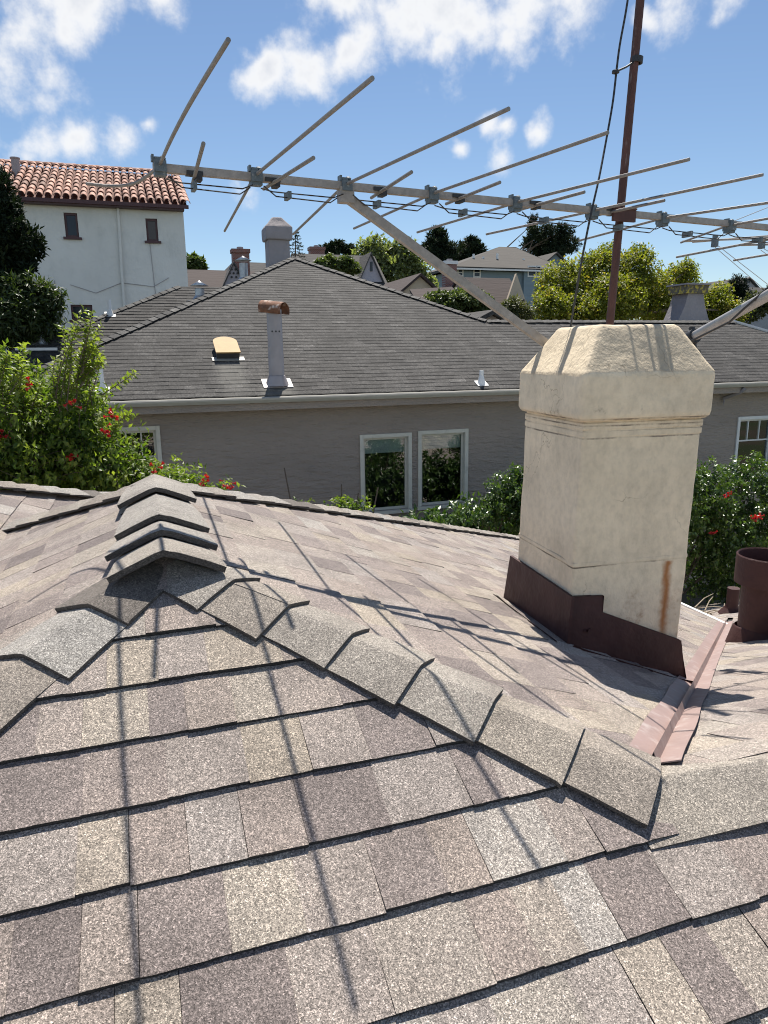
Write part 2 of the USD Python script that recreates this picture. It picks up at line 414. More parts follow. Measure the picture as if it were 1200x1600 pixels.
M_CEMENT = simple('grey_stucco', (.24, .22, .225), rough=.9, vary=.14, scale=3, bump=.6, bscale=14, bdist=.02)
M_LICHEN = simple('lichen_cap', (.10, .085, .055), rough=.9, vary=.4, scale=14, stain=((.42, .33, .05), 9, .5, .6, (1, 1, 1)))
M_ALU = simple('weathered_aluminium', (.27, .245, .215), rough=.55, metallic=.25, vary=.25, scale=40, bump=.15, bscale=150, bdist=.001, stain=((.2, .185, .16), 30, .55, .75, (1, 1, 1)))
M_INSUL = simple('blue_grey_plastic', (.085, .108, .118), rough=.55, vary=.2, scale=60, stain=((.3, .32, .32), 45, .58, .75, (1, 1, 1)))
M_MAST = simple('rusty_mast', (.065, .025, .019), rough=.75, vary=.45, scale=30, stretch=(1, 1, .25), bump=.3, bscale=160, bdist=.001, stain=((.24, .19, .17), 26, .6, .74, (1, 1, .22)))
M_ROD = simple('aluminium_rod', (.19, .178, .162), rough=.5, metallic=.35, vary=.25, scale=50, stain=((.3, .29, .27), 34, .58, .75, (1, 1, 1)))
M_PIPE = simple('dull_pipe', (.34, .33, .32), rough=.45, metallic=.5, vary=.2, scale=20)
M_BARK = simple('bark', (.10, .075, .055), rough=.95, vary=.3, scale=20, bump=.6, bscale=40, bdist=.01)
M_TWIG = simple('dry_twig', (.30, .25, .18), rough=.9, vary=.3, scale=30)
M_WSTUCCO = simple('pale_stucco', (.55, .55, .515), rough=.9, vary=.07, scale=.7, bump=.7, bscale=3.2, bdist=.05, stain=((.46, .465, .435), 1.6, .5, .8, (1, 1, .5)))
M_TILE = simple('clay_tile', (.33, .165, .115), rough=.85, vary=.25, scale=7, tonevar=.5, stain=((.44, .34, .28), 9, .45, .7, (1, 1, 1)))
M_TILEPAN = simple('clay_pan', (.13, .06, .045), rough=.9, vary=.3, scale=8)
M_MAROON = simple('maroon_frame', (.055, .018, .02), rough=.5)
M_BRICK = usdkit.material(stage, '/World/Looks/far_brick', {'g': ('geometry', {}), 'm': ('mapping', {'rotation': (math.pi / 2, 0, 0)}),
                          'br': ('brick_texture', {'color1': (.20, .065, .045), 'color2': (.14, .05, .038), 'mortar': (.24, .2, .18), 'scale': 4.0, 'mortar_size': .03}),
                          'p': ('principled_bsdf', {'roughness': .9})}, [('g.position', 'm.vector'), ('m.vector', 'br.vector'), ('br.color', 'p.base_color')], surface='p.BSDF')
M_FARGLASS = simple('dark_glass', (.012, .014, .018), rough=.12, spec=.45)
M_GROUND = simple('soil', (.09, .075, .05), rough=.95, vary=.3, scale=.6, stain=((.05, .07, .025), .3, .45, .6, (1, 1, 1)))


# ------------------------------------------------------------------ ground
def make_ground():
    xs = np.concatenate([np.linspace(-900, -60, 16), np.linspace(-50, 90, 57), np.linspace(110, 900, 16)])
    ys = np.concatenate([np.linspace(-300, -20, 8), np.linspace(-14, 110, 52), np.linspace(130, 1500, 14)])
    gx, gy = np.meshgrid(xs, ys, indexing='ij')
    t = np.clip((gy - 16) / 40, 0, 1)
    z = 3.2 * t * t * (3 - 2 * t) + 1.2 * np.clip((gy - 70) / 300, 0, 1) + (meshkit.noise(np.stack([gx * .07, gy * .07, gx * 0], -1)) - .5) * .5 * np.clip((gy - 14) / 20, 0, 1)
    n, m = gx.shape
    i, j = np.meshgrid(np.arange(n - 1), np.arange(m - 1), indexing='ij')
    q = np.stack([i * m + j, (i + 1) * m + j, (i + 1) * m + j + 1, i * m + j + 1], -1).reshape(-1, 4)
    obj('ground', (np.stack([gx, gy, z], -1).reshape(-1, 3), q), M_GROUND, smooth=True, kind='structure')


def ground_z(x, y):
    t = np.clip((y - 16) / 40, 0, 1)
    return 3.2 * t * t * (3 - 2 * t) + 1.2 * np.clip((y - 70) / 300, 0, 1) - .25


make_ground()

# ------------------------------------------------------------------ our own roof
MF, MR, ML, MB_, MW = .42, .395, .42, .40, .42
X0, YA, YB = .02, 1.88, 2.95
ZR = 3.7048 + MF * YA
YJ = 1.05                                        # the right wing's ridge
ZJ = 3.7048 + MF * YJ
XJ = X0 + (ZR - ZJ) / MR
zF = lambda x, y: 3.7048 + MF * y
zR = lambda x, y: ZR - MR * (x - X0)
zL = lambda x, y: ZR + ML * (x - X0)
zB = lambda x, y: ZR - MB_ * (y - YB)
zW = lambda x, y: ZJ - MW * (y - YJ)
EAVE_R, EAVE_W, EAVE_F = 4.6, 9.0, -2.4
n_R = np.array([MR, 0, 1.0]); d_R = ZR + MR * X0
n_W = np.array([0, MW, 1.0]); d_W = ZJ + MW * YJ
n_F = np.array([0, -MF, 1.0]); d_F = 3.7048

house = thing('shingle_house', 'house in the foreground with a brown and grey blended shingle hip roof', 'house', (0, 0, 0))


def grad(zf):
    z0 = zf(0, 0)
    return zf(1, 0) - z0, zf(0, 1) - z0


def slope_part(name, zf, poly, mat=M_DECK, drop=.012):
    mb = MB()
    mb.prism([(x, y, zf(x, y) - drop) for x, y in poly], (0, 0, -.10))
    return mb.obj(name, mat, house)


SHINGLES = []                                    # (screen area, parent, mesh, tone)


def shingle_slope(parent, zf, poly, course, up, e=.143, wmin=.07, wmax=.165, seed=1, phase=0.0, tones=None, thick=(.007, .011), collect=None, gap=.0009, edge_dark=False):
    """Tabs of a laminated shingle roof on a plane; each tab is a wedge whose butt end is proud. course, up: plan unit directions."""
    r = np.random.default_rng(seed)
    gx, gy = grad(zf)
    c3 = nrm([course[0], course[1], gx * course[0] + gy * course[1]])
    u3 = nrm([up[0], up[1], gx * up[0] + gy * up[1]])
    n3 = nrm([-gx, -gy, 1])
    P = Polygon(poly)
    org = np.array([0, 0, zf(0, 0)])
    uv = np.array([[np.dot(np.array([x, y, zf(x, y)]) - org, c3), np.dot(np.array([x, y, zf(x, y)]) - org, u3)] for x, y in poly])
    R = Polygon(uv).buffer(0)
    (a0, b0), (a1, b1) = uv.min(0), uv.max(0)
    k0, k1 = math.floor((b0 - phase) / e) - 1, math.ceil((b1 - phase) / e) + 1
    for k in range(k0, k1):
        vb = phase + k * e
        u = a0 - r.uniform(0, .3)
        last = .5
        while u < a1:
            w = r.uniform(wmin, wmax)
            if tones is None:
                tone = r.choice([r.uniform(.1, .36), r.uniform(.3, .6), r.uniform(.5, .72), r.uniform(.72, 1.0)], p=[.2, .28, .25, .27])
                if abs(tone - last) < .14:
                    tone = tone + .3 if tone < .55 else tone - .3
                last = tone
            else:
                tone = np.clip(r.normal(*tones), 0, 1)
            t = r.uniform(*thick)
            jit = r.uniform(-.0018, .0018)
            sk = r.uniform(-.002, .002)
            gp = gap if tones is not None or r.random() < .2 else .0001
            nb = max(2, int(w / .022)) if edge_dark else 0
            butt = [(u + gp + (w - 2 * gp) * q_ / (nb + 1), vb + jit + sk * q_ / (nb + 1) + r.uniform(-.0013, .0013)) for q_ in range(1, nb + 1)]
            rect = Polygon([(u + gp, vb + jit), *butt, (u + w - gp, vb + jit + sk), (u + w - gp, vb + e + .02), (u + gp, vb + e + .02)])
            if R.contains(rect):
                pcs = [np.array(rect.exterior.coords)[:-1]]
            elif R.intersects(rect):
                q = R.intersection(rect)
                pcs = [np.array(g.exterior.coords)[:-1] for g in getattr(q, 'geoms', [q]) if g.geom_type == 'Polygon' and g.area > 2e-5]
            else:
                pcs = []
            for pc in pcs:
                if Polygon(pc).exterior.is_ccw is False:
                    pc = pc[::-1]
                h = np.interp(pc[:, 1], [vb - .01, vb, vb + e, vb + e + .03], [t, t, .0022, .0015])
                top = org + pc[:, :1] * c3 + pc[:, 1:] * u3 + h[:, None] * n3
                bot = org + pc[:, :1] * c3 + pc[:, 1:] * u3 - .004 * n3
                m = len(pc)
                f = [[0, i, i + 1] for i in range(1, m - 1)]
                for i in range(m):
                    j = (i + 1) % m
                    f += [[i, m + i, m + j], [i, m + j, j]]
                if edge_dark:
                    f = [[0, i, i + 1] for i in range(1, m - 1)]
                    for i in range(m):
                        j = (i + 1) % m
                        f += [[m + i, 2 * m + i, 2 * m + j], [m + i, 2 * m + j, m + j]]
                    V = np.vstack([top, top, bot])
                    tv = np.concatenate([np.full(m, tone), np.zeros(2 * m)])
                else:
                    V = np.vstack([top, bot])
                    tv = np.full(2 * m, tone)
                collect.append((V, np.array(f), tv, parent))
            u += w


def emit_shingles(items, limit_parts, mat, stuff_name='shingles', part_name='shingle'):
    ranked = []
    for V, f, tone, parent in items:
        m = len(V) // 3
        q = [project(p) for p in V[:m]]
        if min(z for _, _, z in q) < .05:
            ranked.append(0.0)
            continue
        q = np.array(q)
        x, y = q[:, 0], q[:, 1]
        vis = (x.max() > 0) and (x.min() < 1200) and (y.max() > 0) and (y.min() < 1600)
        xc, yc = np.clip(x, 0, 1200), np.clip(y, 0, 1600)
        ranked.append(abs(np.sum(xc * np.roll(yc, -1) - yc * np.roll(xc, -1))) / 2 if vis else 0.0)
    order = np.argsort(ranked)[::-1]
    chosen = set(order[:limit_parts].tolist())
    rest = {}
    for i, (V, f, tone, parent) in enumerate(items):
        if i in chosen and ranked[i] > 0:
            obj(part_name, (V, f), mat, parent, tone=tone)
        else:
            rest.setdefault(path_of(parent), MB()).add(V, f, tone)
    for p, mb in rest.items():
        mb.obj(stuff_name, mat, p, kind='stuff')


XV = 9.0                                         # how far the right wing runs
# plan corners of the slopes
A, B = (X0, YA), (X0, YB)
J = (XJ, YJ)
valley_end = (EAVE_R, YJ + (ZJ - zR(EAVE_R, 0)) / MW)
rb_end = (EAVE_R, YB + (ZR - zR(EAVE_R, 0)) / MB_)
LX = -3.4
lf_end = (LX, (zL(LX, 0) - 3.7048) / MF)
lb_end = (LX, YB + (ZR - zL(LX, 0)) / MB_)
polyF = [(LX, EAVE_F), (XV, EAVE_F), (XV, YJ), J, A, lf_end]
polyR = [A, J, valley_end, rb_end, B]
polyL = [B, lb_end, lf_end, A]
polyB = [B, rb_end, lb_end]
polyW = [J, (XV, YJ), (XV, EAVE_W), (EAVE_R - .35, EAVE_W), (EAVE_R - .35, valley_end[1] + .05), valley_end]
sF = slope_part('front_slope', zF, polyF)
sR = slope_part('right_slope', zR, polyR)
sL = slope_part('left_slope', zL, polyL)
sB = slope_part('back_slope', zB, polyB)
sW = slope_part('wing_slope', zW, polyW)

# valley line and the strip kept free of shingles for its flashing
vdir3 = nrm(np.array([valley_end[0] - XJ, valley_end[1] - YJ, zR(EAVE_R, 0) - ZJ]))


def cut_valley(poly, side):
    a, b = np.array(J), np.array(valley_end)
    d = nrm(b - a)
    b = b + d * 1.0
    nv = np.array([-d[1], d[0]]) * side
    strip = Polygon([a - d * .02, b, b + nv * .05, a + nv * .05 - d * .02])
    q = Polygon(poly).buffer(0).difference(strip)
    q = max(getattr(q, 'geoms', [q]), key=lambda g: g.area)
    return list(q.exterior.coords)[:-1]


items = []
ph = {}
ySeam = 1.604                                    # one course line of the photograph on the front slope
seam_v = np.dot(np.array([0, ySeam, zF(0, ySeam)]) - np.array([0, 0, zF(0, 0)]), nrm([0, 1, MF]))
shingle_slope(sF, zF, polyF, (1, 0), (0, 1), seed=3, edge_dark=True, phase=seam_v, collect=items, thick=(.009, .015))
shingle_slope(sR, zR, cut_valley(polyR, 1), (0, 1), (-1, 0), seed=4, edge_dark=True, phase=.03, collect=items, wmin=.10, wmax=.26)
shingle_slope(sL, zL, polyL, (0, 1), (1, 0), seed=5, edge_dark=True, phase=.03, collect=items)
shingle_slope(sB, zB, polyB, (1, 0), (0, -1), seed=6, edge_dark=True, collect=items, wmin=.25, wmax=.35)
shingle_slope(sW, zW, cut_valley(polyW, -1), (1, 0), (0, -1), seed=8, edge_dark=True, phase=.05, collect=items, wmin=.13, wmax=.30)

# left wing: its hip and the slope that faces right
P0 = at_y(-2, 757, 4.3)
hd = np.array([1, 1.25, -.42])
zL2 = lambda x, y: P0[2] - .03 - .42 * (x - P0[0])
p_a, p_b = P0 - hd * 2.5, P0 + hd * 2.2
polyL2 = [(p_a[0], p_a[1]), (p_a[0] + .1, p_a[1] - 1.6), (p_b[0], p_a[1] - 1.6), (p_b[0], p_b[1])]
sL2 = slope_part('left_wing_slope', zL2, polyL2)
shingle_slope(sL2, zL2, polyL2, (0, 1), (-1, 0), seed=9, edge_dark=True, collect=items, wmin=.14, wmax=.30)
emit_shingles(items, 300, M_SHINGLE)


def ridge_caps(p_low, p_high, za, zb, side_a, side_b, expo=.178, half=.118, label=None, mat=M_CAP, parent=None, tones=(.5, .36), lift=.011, seed=1, name='ridge_cap', jag=1.5, thick=.012, start=0.0, half_b=None):
    """Bent cap shingles over a hip or ridge, butt ends towards p_low, each tucked under the one above.
    za, zb: the two planes; side_a, side_b: plan directions pointing into them."""
    r = np.random.default_rng(seed)
    p_low, p_high = np.asarray(p_low, float), np.asarray(p_high, float)
    L = np.linalg.norm(p_high - p_low)
    ax = (p_high - p_low) / L

    def side(zf, d):
        gx, gy = grad(zf)
        s = nrm([d[0], d[1], gx * d[0] + gy * d[1]])
        s = nrm(s - ax * np.dot(s, ax))
        n = np.array([-gx, -gy, 1.0])
        return s, nrm(n)
    sa, na = side(za, side_a)
    sb, nb = side(zb, side_b)
    nm = nrm(na + nb)
    pos = start
    out = []
    expos = list(expo) if np.ndim(expo) else None
    while pos < L - .03:
        if expos is not None:
            expo = expos.pop(0) if expos else 9.9
        ln = min(expo + .07, L + .03 - pos)
        yaw = r.uniform(-.02, .02) * jag
        sh = r.uniform(-.006, .006) * jag
        hk_ = r.uniform(.95, 1.05)
        rows = [(0.0, lift + thick, thick), (.012, lift + thick + .001, thick), (ln * .45, lift * .75 + thick * .8, thick * .7), (ln, .006, .004)]
        cols = [(-1, 0), (-.6, 0), (-.12, .0), (-.045, -.03), (0, -.12), (.045, -.03), (.12, 0), (.6, 0), (1, 0)]
        T, Bt = [], []
        for (d, h, tk) in rows:
            for (c, dip) in cols:
                hw = (half_b if half_b and c > 0 else half) * hk_
                s_, n_ = (sa, na) if c < 0 else (sb, nb)
                curl = .004 * abs(c) ** 3 * (1 if d < .05 else .3) * r.uniform(.3, 1.3)
                w = abs(c) * hw * (1.03 - .17 * d / ln)
                base = p_low + ax * (pos + d + yaw * c * hw) + s_ * (w + sh * np.sign(c)) + (nm if abs(c) < .12 else n_) * (h + dip * .012 - curl)
                T.append(base)
                Bt.append(base - (nm if abs(c) < .12 else n_) * tk)
        nc, nr_ = len(cols), len(rows)
        V = np.vstack([T, Bt])
        N = nc * nr_
        F = []
        flip = np.dot(np.cross(sb, ax), nm) < 0
        for i in range(nr_ - 1):
            for j in range(nc - 1):
                a_, b_, c_, d_ = i * nc + j, i * nc + j + 1, (i + 1) * nc + j + 1, (i + 1) * nc + j
                F += [[a_, b_, c_, d_], [N + d_, N + c_, N + b_, N + a_]]
        for j in range(nc - 1):
            F += [[j + 1, j, N + j, N + j + 1]]
            k = (nr_ - 1) * nc
            F += [[k + j, k + j + 1, N + k + j + 1, N + k + j]]
        for i in range(nr_ - 1):
            F += [[i * nc, (i + 1) * nc, N + (i + 1) * nc, N + i * nc]]
            F += [[(i + 1) * nc + nc - 1, i * nc + nc - 1, N + i * nc + nc - 1, N + (i + 1) * nc + nc - 1]]
        F = np.array(F)
        if flip:
            F = F[:, ::-1]
        obj(name, (V, F), mat, parent or house, smooth=38, tone=edge_tone(float(np.clip(r.normal(*tones), .08, 1)), nm, ax), label=label)
        pos += expo * (r.uniform(.93, 1.07) if jag > 1 and expos is None else 1)
    return out


def edge_tone(t, nm, ax):
    """Black asphalt shows on the cut ends and undersides of a cap, granules on its top."""
    return lambda v, n: np.where(n @ nm > .42, t, 0.0)


def crest(x, y, zf, h=.010):
    return (x, y, zf(x, y) + h)


# right front hip, apex down to the wing; left front hip; back hips; ridge; wing ridge; left wing hip
ridge_caps(crest(XJ + .015, YJ - .015, zF), crest(X0 + .05, YA - .05, zF, .0), zF, zR, (-1, -1), (1, 1), seed=11, half=.118)
ridge_caps(crest(*lf_end, zF), crest(X0 - .05, YA - .05, zF, .0), zF, zL, (1, -1), (-1, 1), seed=12, half=.118)
ridge_caps(crest(*rb_end, zR), crest(*B, zR), zR, zB, (1, -1), (-1, 1), seed=13, expo=.150, half=.11)
ridge_caps(crest(*lb_end, zL), crest(*B, zL), zL, zB, (-1, -1), (1, 1), seed=14, expo=.150, half=.11)
ridge_caps((X0, 1.74, ZR + .014), (X0, YB + .12, ZR + .02), zL, zR, (-1, 0), (1, 0), seed=15, expo=(.215, .20, .46), half=.137, lift=.02, thick=.016, tones=(.75, .12))
ridge_caps((XJ - .07, YJ + .005, ZJ + .004), (XJ + .52, YJ - .05, ZJ + .010), zF, zW, (0, -1), (0, 1), seed=19, expo=9, half=.135, half_b=.21, jag=0, lift=.002, thick=.006)
ridge_caps((XJ + .46, YJ - .01, ZJ + .008), (XV, YJ, ZJ + .012), zF, zW, (0, -1), (0, 1), seed=16, expo=.20, half=.125)
ridge_caps(tuple(P0 + hd * 2.0), tuple(P0 - hd * 2.4), zL2, lambda x, y: zL2(p_b[0], 0) - .4 * (y - p_b[1]), (1, -.8), (-1, .8), seed=17, expo=.16, half=.11)

# valley flashing: painted W-profile metal in two lapped lengths
cv = np.array([*J, ZJ])
vR = nrm(np.cross(vdir3, nrm(n_R)))
vR = vR if vR[0] < 0 else -vR
vW = nrm(np.cross(vdir3, nrm(n_W)))
vW = vW if vW[0] > 0 else -vW
nmid = nrm(nrm(n_R) + nrm(n_W))


def flashing(t0, t1, lift, wd=.06):
    prof = [(-1, .0), (-.32, .0), (-.16, -.003), (0, .024), (.16, -.003), (.32, .0), (1, .0)]
    T, nt = [], 9
    for i, t in enumerate(np.linspace(t0, t1, nt)):
        for c, h in prof:
            s_ = vR if c < 0 else vW
            wob = .003 * math.sin(9 * t + 3 * c)
            T.append(cv + vdir3 * t + s_ * abs(c) * (wd + wob) + nmid * (h + lift + .004 * (abs(c) > .9)))
    T = np.array(T)
    Bt = T - nmid * .003
    V = np.vstack([T, Bt])
    nc, N = len(prof), len(T)
    F = []
    for i in range(nt - 1):
        for j in range(nc - 1):
            a_, b_, c_, d_ = i * nc + j, i * nc + j + 1, (i + 1) * nc + j + 1, (i + 1) * nc + j
            F += [[a_, b_, c_, d_], [N + d_, N + c_, N + b_, N + a_]]
    for j in range(nc - 1):
        k = (nt - 1) * nc
        F += [[j + 1, j, N + j, N + j + 1], [k + j, k + j + 1, N + k + j + 1, N + k + j]]
    for i in range(nt - 1):
        F += [[i * nc, (i + 1) * nc, N + (i + 1) * nc, N + i * nc], [(i + 1) * nc + nc - 1, i * nc + nc - 1, N + i * nc + nc - 1, N + (i + 1) * nc + nc - 1]]
    obj('valley_flashing', (V, np.array(F)), M_FLASH, house, smooth=25)


flashing(.11, .62, .016)
flashing(.58, 1.16, .012)
flashing(1.11, 5.6, .008)

# eave edge of the right slope, house walls below
mb = MB()
mb.prism([(EAVE_R, valley_end[1] - .3, zR(EAVE_R, 0) + .012), (EAVE_R + .03, valley_end[1] - .3, zR(EAVE_R, 0) + .012), (EAVE_R + .03, valley_end[1] - .3, zR(EAVE_R, 0) - .05), (EAVE_R, valley_end[1] - .3, zR(EAVE_R, 0) - .05)], (0, rb_end[1] - valley_end[1] + .3, 0))
mb.obj('drip_edge', M_WHITE, house)
mb = MB()
mb.box((-3.0, -2.0, -.3), (4.2, 7.0, 2.45))
mb.box((4.2, -2.0, -.3), (8.8, 8.2, .75))
mb.obj('wall', M_CEMENT, house)

# ------------------------------------------------------------------ the chimney on our roof
ca = math.radians(5.0)
CU, CV, CW = np.array([math.cos(ca), -math.sin(ca), 0]), np.array([math.sin(ca), math.cos(ca), 0]), np.array([.032, .0, 1.0])
CO = np.array([1.434, 2.13, 4.24]) - CW * .44        # front left corner of the shaft, at z = 3.80
CWID = .478
CDEP = .475
ch = lambda u, v, w: CO + CU * u + CV * v + CW * (w - 3.80)


def chimney_material():
    base = np.array([.64, .54, .39])
    nodes = {'g': ('geometry', {}), 'mp': ('mapping', {'scale': (1, 1, .8)}),
             'n': ('noise_texture', {'scale': 4.5, 'detail': 7.0, 'roughness': .62}), 'r': ('rgb_ramp', ramp((.25, base * .82), (.5, base), (.78, base * 1.15))),
             'n2': ('noise_texture', {'scale': 38.0, 'detail': 4.0, 'roughness': .6}), 'r2': ('rgb_ramp', ramp((.3, (.86,) * 3), (.55, (1,) * 3), (.8, (1.08,) * 3))),
             'x': ('mix_color', {'blend_type': 'multiply', 'fac': 1.0, 'use_clamp': False}),
             # rust running down below the lower ledge
             'sx': ('separate_xyz', {}),
             'nx': ('noise_texture', {'scale': 30.0, 'detail': 5.0}), 'nz': ('math', {'math_type': 'multiply_add', 'value2': .03, 'value3': -.015}),
             'px': ('math', {'math_type': 'add'}),
             'dx': ('math', {'math_type': 'subtract', 'value2': float(RUSTX)}), 'ax': ('math', {'math_type': 'absolute'}),
             'mx': ('map_range', {'range_type': 'smoothstep', 'from_min': .0, 'from_max': .030, 'to_min': .95, 'to_max': 0.0}),
             'mz': ('map_range', {'range_type': 'smoothstep', 'from_min': 4.222, 'from_max': 4.232, 'to_min': 1.0, 'to_max': 0.0}),
             'mz2': ('map_range', {'range_type': 'smoothstep', 'from_min': 3.86, 'from_max': 4.0, 'to_min': .35, 'to_max': 1.0}),
             'my': ('map_range', {'range_type': 'smoothstep', 'from_min': 2.2, 'from_max': 2.3, 'to_min': 1.0, 'to_max': 0.0}),
             'q1': ('math', {'math_type': 'multiply'}), 'q2': ('math', {'math_type': 'multiply'}), 'q3': ('math', {'math_type': 'multiply'}),
             # faint dirt clinging below the ledges
             'dn': ('noise_texture', {'scale': 16.0, 'detail': 6.0, 'roughness': .7}), 'dr': ('map_range', {'range_type': 'smoothstep', 'from_min': .56, 'from_max': .74, 'to_min': 0, 'to_max': .55}),
             'dz': ('map_range', {'range_type': 'smoothstep', 'from_min': 4.70, 'from_max': 4.78, 'to_min': 0, 'to_max': 1.0}),
             'dz2': ('map_range', {'range_type': 'smoothstep', 'from_min': 4.80, 'from_max': 4.84, 'to_min': 1.0, 'to_max': 0.0}),
             'd1': ('math', {'math_type': 'multiply'}), 'd2': ('math', {'math_type': 'multiply'}),
             'ln': ('noise_texture', {'scale': 5.0, 'detail': 5.0, 'roughness': .7}), 'lnm': ('map_range', {'range_type': 'smoothstep', 'from_min': .40, 'from_max': .62, 'to_min': .12, 'to_max': .85}),
             'wob': ('math', {'math_type': 'multiply_add', 'value2': .012, 'value3': -.006}), 'zz': ('math', {'math_type': 'add'}),
             **{f'la{i}': ('math', {'math_type': 'subtract', 'value2': zl}) for i, zl in enumerate(JOINTS)}, **{f'lb{i}': ('math', {'math_type': 'absolute'}) for i in range(len(JOINTS))},
             **{f'lc{i}': ('math', {'math_type': 'minimum'}) for i in range(1, len(JOINTS))},
             'ld': ('map_range', {'range_type': 'smoothstep', 'from_min': .0012, 'from_max': .0042, 'to_min': 1.0, 'to_max': 0.0}), 'le': ('math', {'math_type': 'multiply'}), 'lmix': ('mix_color', {'b': (.085, .065, .05)}),
             'bz': ('map_range', {'range_type': 'smoothstep', 'from_min': 4.02, 'from_max': 4.2, 'to_min': .75, 'to_max': 0.0}), 'bnn': ('noise_texture', {'scale': 8.0, 'detail': 7.0, 'roughness': .7}),
             'bnr': ('map_range', {'range_type': 'smoothstep', 'from_min': .52, 'from_max': .7, 'to_min': 0.0, 'to_max': 1.0}), 'bx': ('math', {'math_type': 'multiply'}), 'bmix': ('mix_color', {'b': (.27, .13, .06)}),
             'cw': ('noise_texture', {'scale': 9.0, 'detail': 4.0}), 'cws': ('vector_math', {'math_type': 'scale', 'scale': .16}), 'cwa': ('vector_math', {'math_type': 'add'}),
             'cv': ('voronoi_texture', {'scale': 2.6, 'feature': 'distance_to_edge'}), 'cl': ('map_range', {'range_type': 'smoothstep', 'from_min': .0, 'from_max': .006, 'to_min': 1.0, 'to_max': 0.0}),
             'cm': ('noise_texture', {'scale': 3.3, 'detail': 2.0}), 'cmr': ('map_range', {'range_type': 'smoothstep', 'from_min': .5, 'from_max': .62, 'to_min': 0.0, 'to_max': .55}), 'cx': ('math', {'math_type': 'multiply'}),
             'cmix': ('mix_color', {'b': (.20, .15, .10)}),
             'rm': ('mix_color', {'b': (.30, .115, .03)}), 'dm': ('mix_color', {'b': (.13, .10, .075)}),
             'bn': ('noise_texture', {'scale': 20.0, 'detail': 8.0, 'roughness': .68}), 'bn2': ('noise_texture', {'scale': 90.0, 'detail': 3.0}),
             'ba': ('math', {'math_type': 'multiply_add', 'value2': .35}), 'b': ('bump', {'strength': .8, 'distance': .009}),
             'p': ('principled_bsdf', {'roughness': .85, 'specular_ior_level': .3})}
    links = [('g.position', 'mp.vector'), ('mp.vector', 'n.vector'), ('mp.vector', 'n2.vector'), ('n.fac', 'r.fac'), ('n2.fac', 'r2.fac'), ('r.color', 'x.a'), ('r2.color', 'x.b'),
             ('g.position', 'sx.vector'), ('g.position', 'nx.vector'), ('nx.fac', 'nz.value1'), ('sx.x', 'px.value1'), ('nz.value', 'px.value2'), ('px.value', 'dx.value1'), ('dx.value', 'ax.value1'), ('ax.value', 'mx.value'),
             ('sx.z', 'mz.value'), ('sx.z', 'mz2.value'), ('sx.y', 'my.value'), ('mx.result', 'q1.value1'), ('mz.result', 'q1.value2'), ('q1.value', 'q2.value1'), ('mz2.result', 'q2.value2'), ('q2.value', 'q3.value1'), ('my.result', 'q3.value2'),
             ('g.position', 'dn.vector'), ('dn.fac', 'dr.value'), ('sx.z', 'dz.value'), ('sx.z', 'dz2.value'), ('dr.result', 'd1.value1'), ('dz.result', 'd1.value2'), ('d1.value', 'd2.value1'), ('dz2.result', 'd2.value2'),
             ('g.position', 'cw.vector'), ('cw.color', 'cws.vector1'), ('g.position', 'cwa.vector1'), ('cws.vector', 'cwa.vector2'), ('cwa.vector', 'cv.vector'), ('cv.distance', 'cl.value'), ('g.position', 'cm.vector'), ('cm.fac', 'cmr.value'), ('cl.result', 'cx.value1'), ('cmr.result', 'cx.value2'), ('x.result', 'cmix.a'), ('cx.value', 'cmix.fac'), ('cmix.result', 'rm.a'), ('q3.value', 'rm.fac'), ('rm.result', 'dm.a'), ('d2.value', 'dm.fac'), ('dm.result', 'lmix.a'), ('g.position', 'ln.vector'), ('ln.fac', 'lnm.value'), ('ln.fac', 'wob.value1'), ('sx.z', 'zz.value1'), ('wob.value', 'zz.value2'),
             *[('zz.value', f'la{i}.value1') for i in range(len(JOINTS))], *[(f'la{i}.value', f'lb{i}.value1') for i in range(len(JOINTS))],
             *[((f'lb0.value' if i == 1 else f'lc{i - 1}.value'), f'lc{i}.value1') for i in range(1, len(JOINTS))], *[(f'lb{i}.value', f'lc{i}.value2') for i in range(1, len(JOINTS))],
             (f'lc{len(JOINTS) - 1}.value', 'ld.value'), ('ld.result', 'le.value1'), ('lnm.result', 'le.value2'), ('le.value', 'lmix.fac'),
             ('sx.z', 'bz.value'), ('g.position', 'bnn.vector'), ('bnn.fac', 'bnr.value'), ('bz.result', 'bx.value1'), ('bnr.result', 'bx.value2'), ('lmix.result', 'bmix.a'), ('bx.value', 'bmix.fac'), ('bmix.result', 'p.base_color'),
             ('mp.vector', 'bn.vector'), ('mp.vector', 'bn2.vector'), ('bn2.fac', 'ba.value1'), ('bn.fac', 'ba.value3'), ('ba.value', 'b.height'), ('b.normal', 'p.normal')]
    return usdkit.material(stage, '/World/Looks/chimney_stucco', nodes, links, surface='p.BSDF')


JOINTS = (4.768, 4.744, 4.700, 4.231)
RUSTX = ch(CWID * .83, 0, 4.1)[0]
M_CHIM = chimney_material()


def rounded_hull(pts, r, edge, amp, freq, seed=0, taubin=0):
    s = manifold3d.Manifold.sphere(r, 12)
    m = manifold3d.Manifold.batch_hull([s.translate(tuple(map(float, p))) for p in pts])
    m = m.refine_to_length(edge)
    q = m.to_mesh()
    t = trimesh.Trimesh(q.vert_properties[:, :3], q.tri_verts)
    v = np.array(t.vertices)
    d = (meshkit.fbm(v * freq, 4, seed) - .5) * 2 * amp
    return trimesh.Trimesh(v + t.vertex_normals * d[:, None], t.faces, process=False)


def ring(u0, u1, v0, v1, w, i=0.0):
    return [ch(u0 + i, v0 + i, w), ch(u1 - i, v0 + i, w), ch(u1 - i, v1 - i, w), ch(u0 + i, v1 - i, w)]


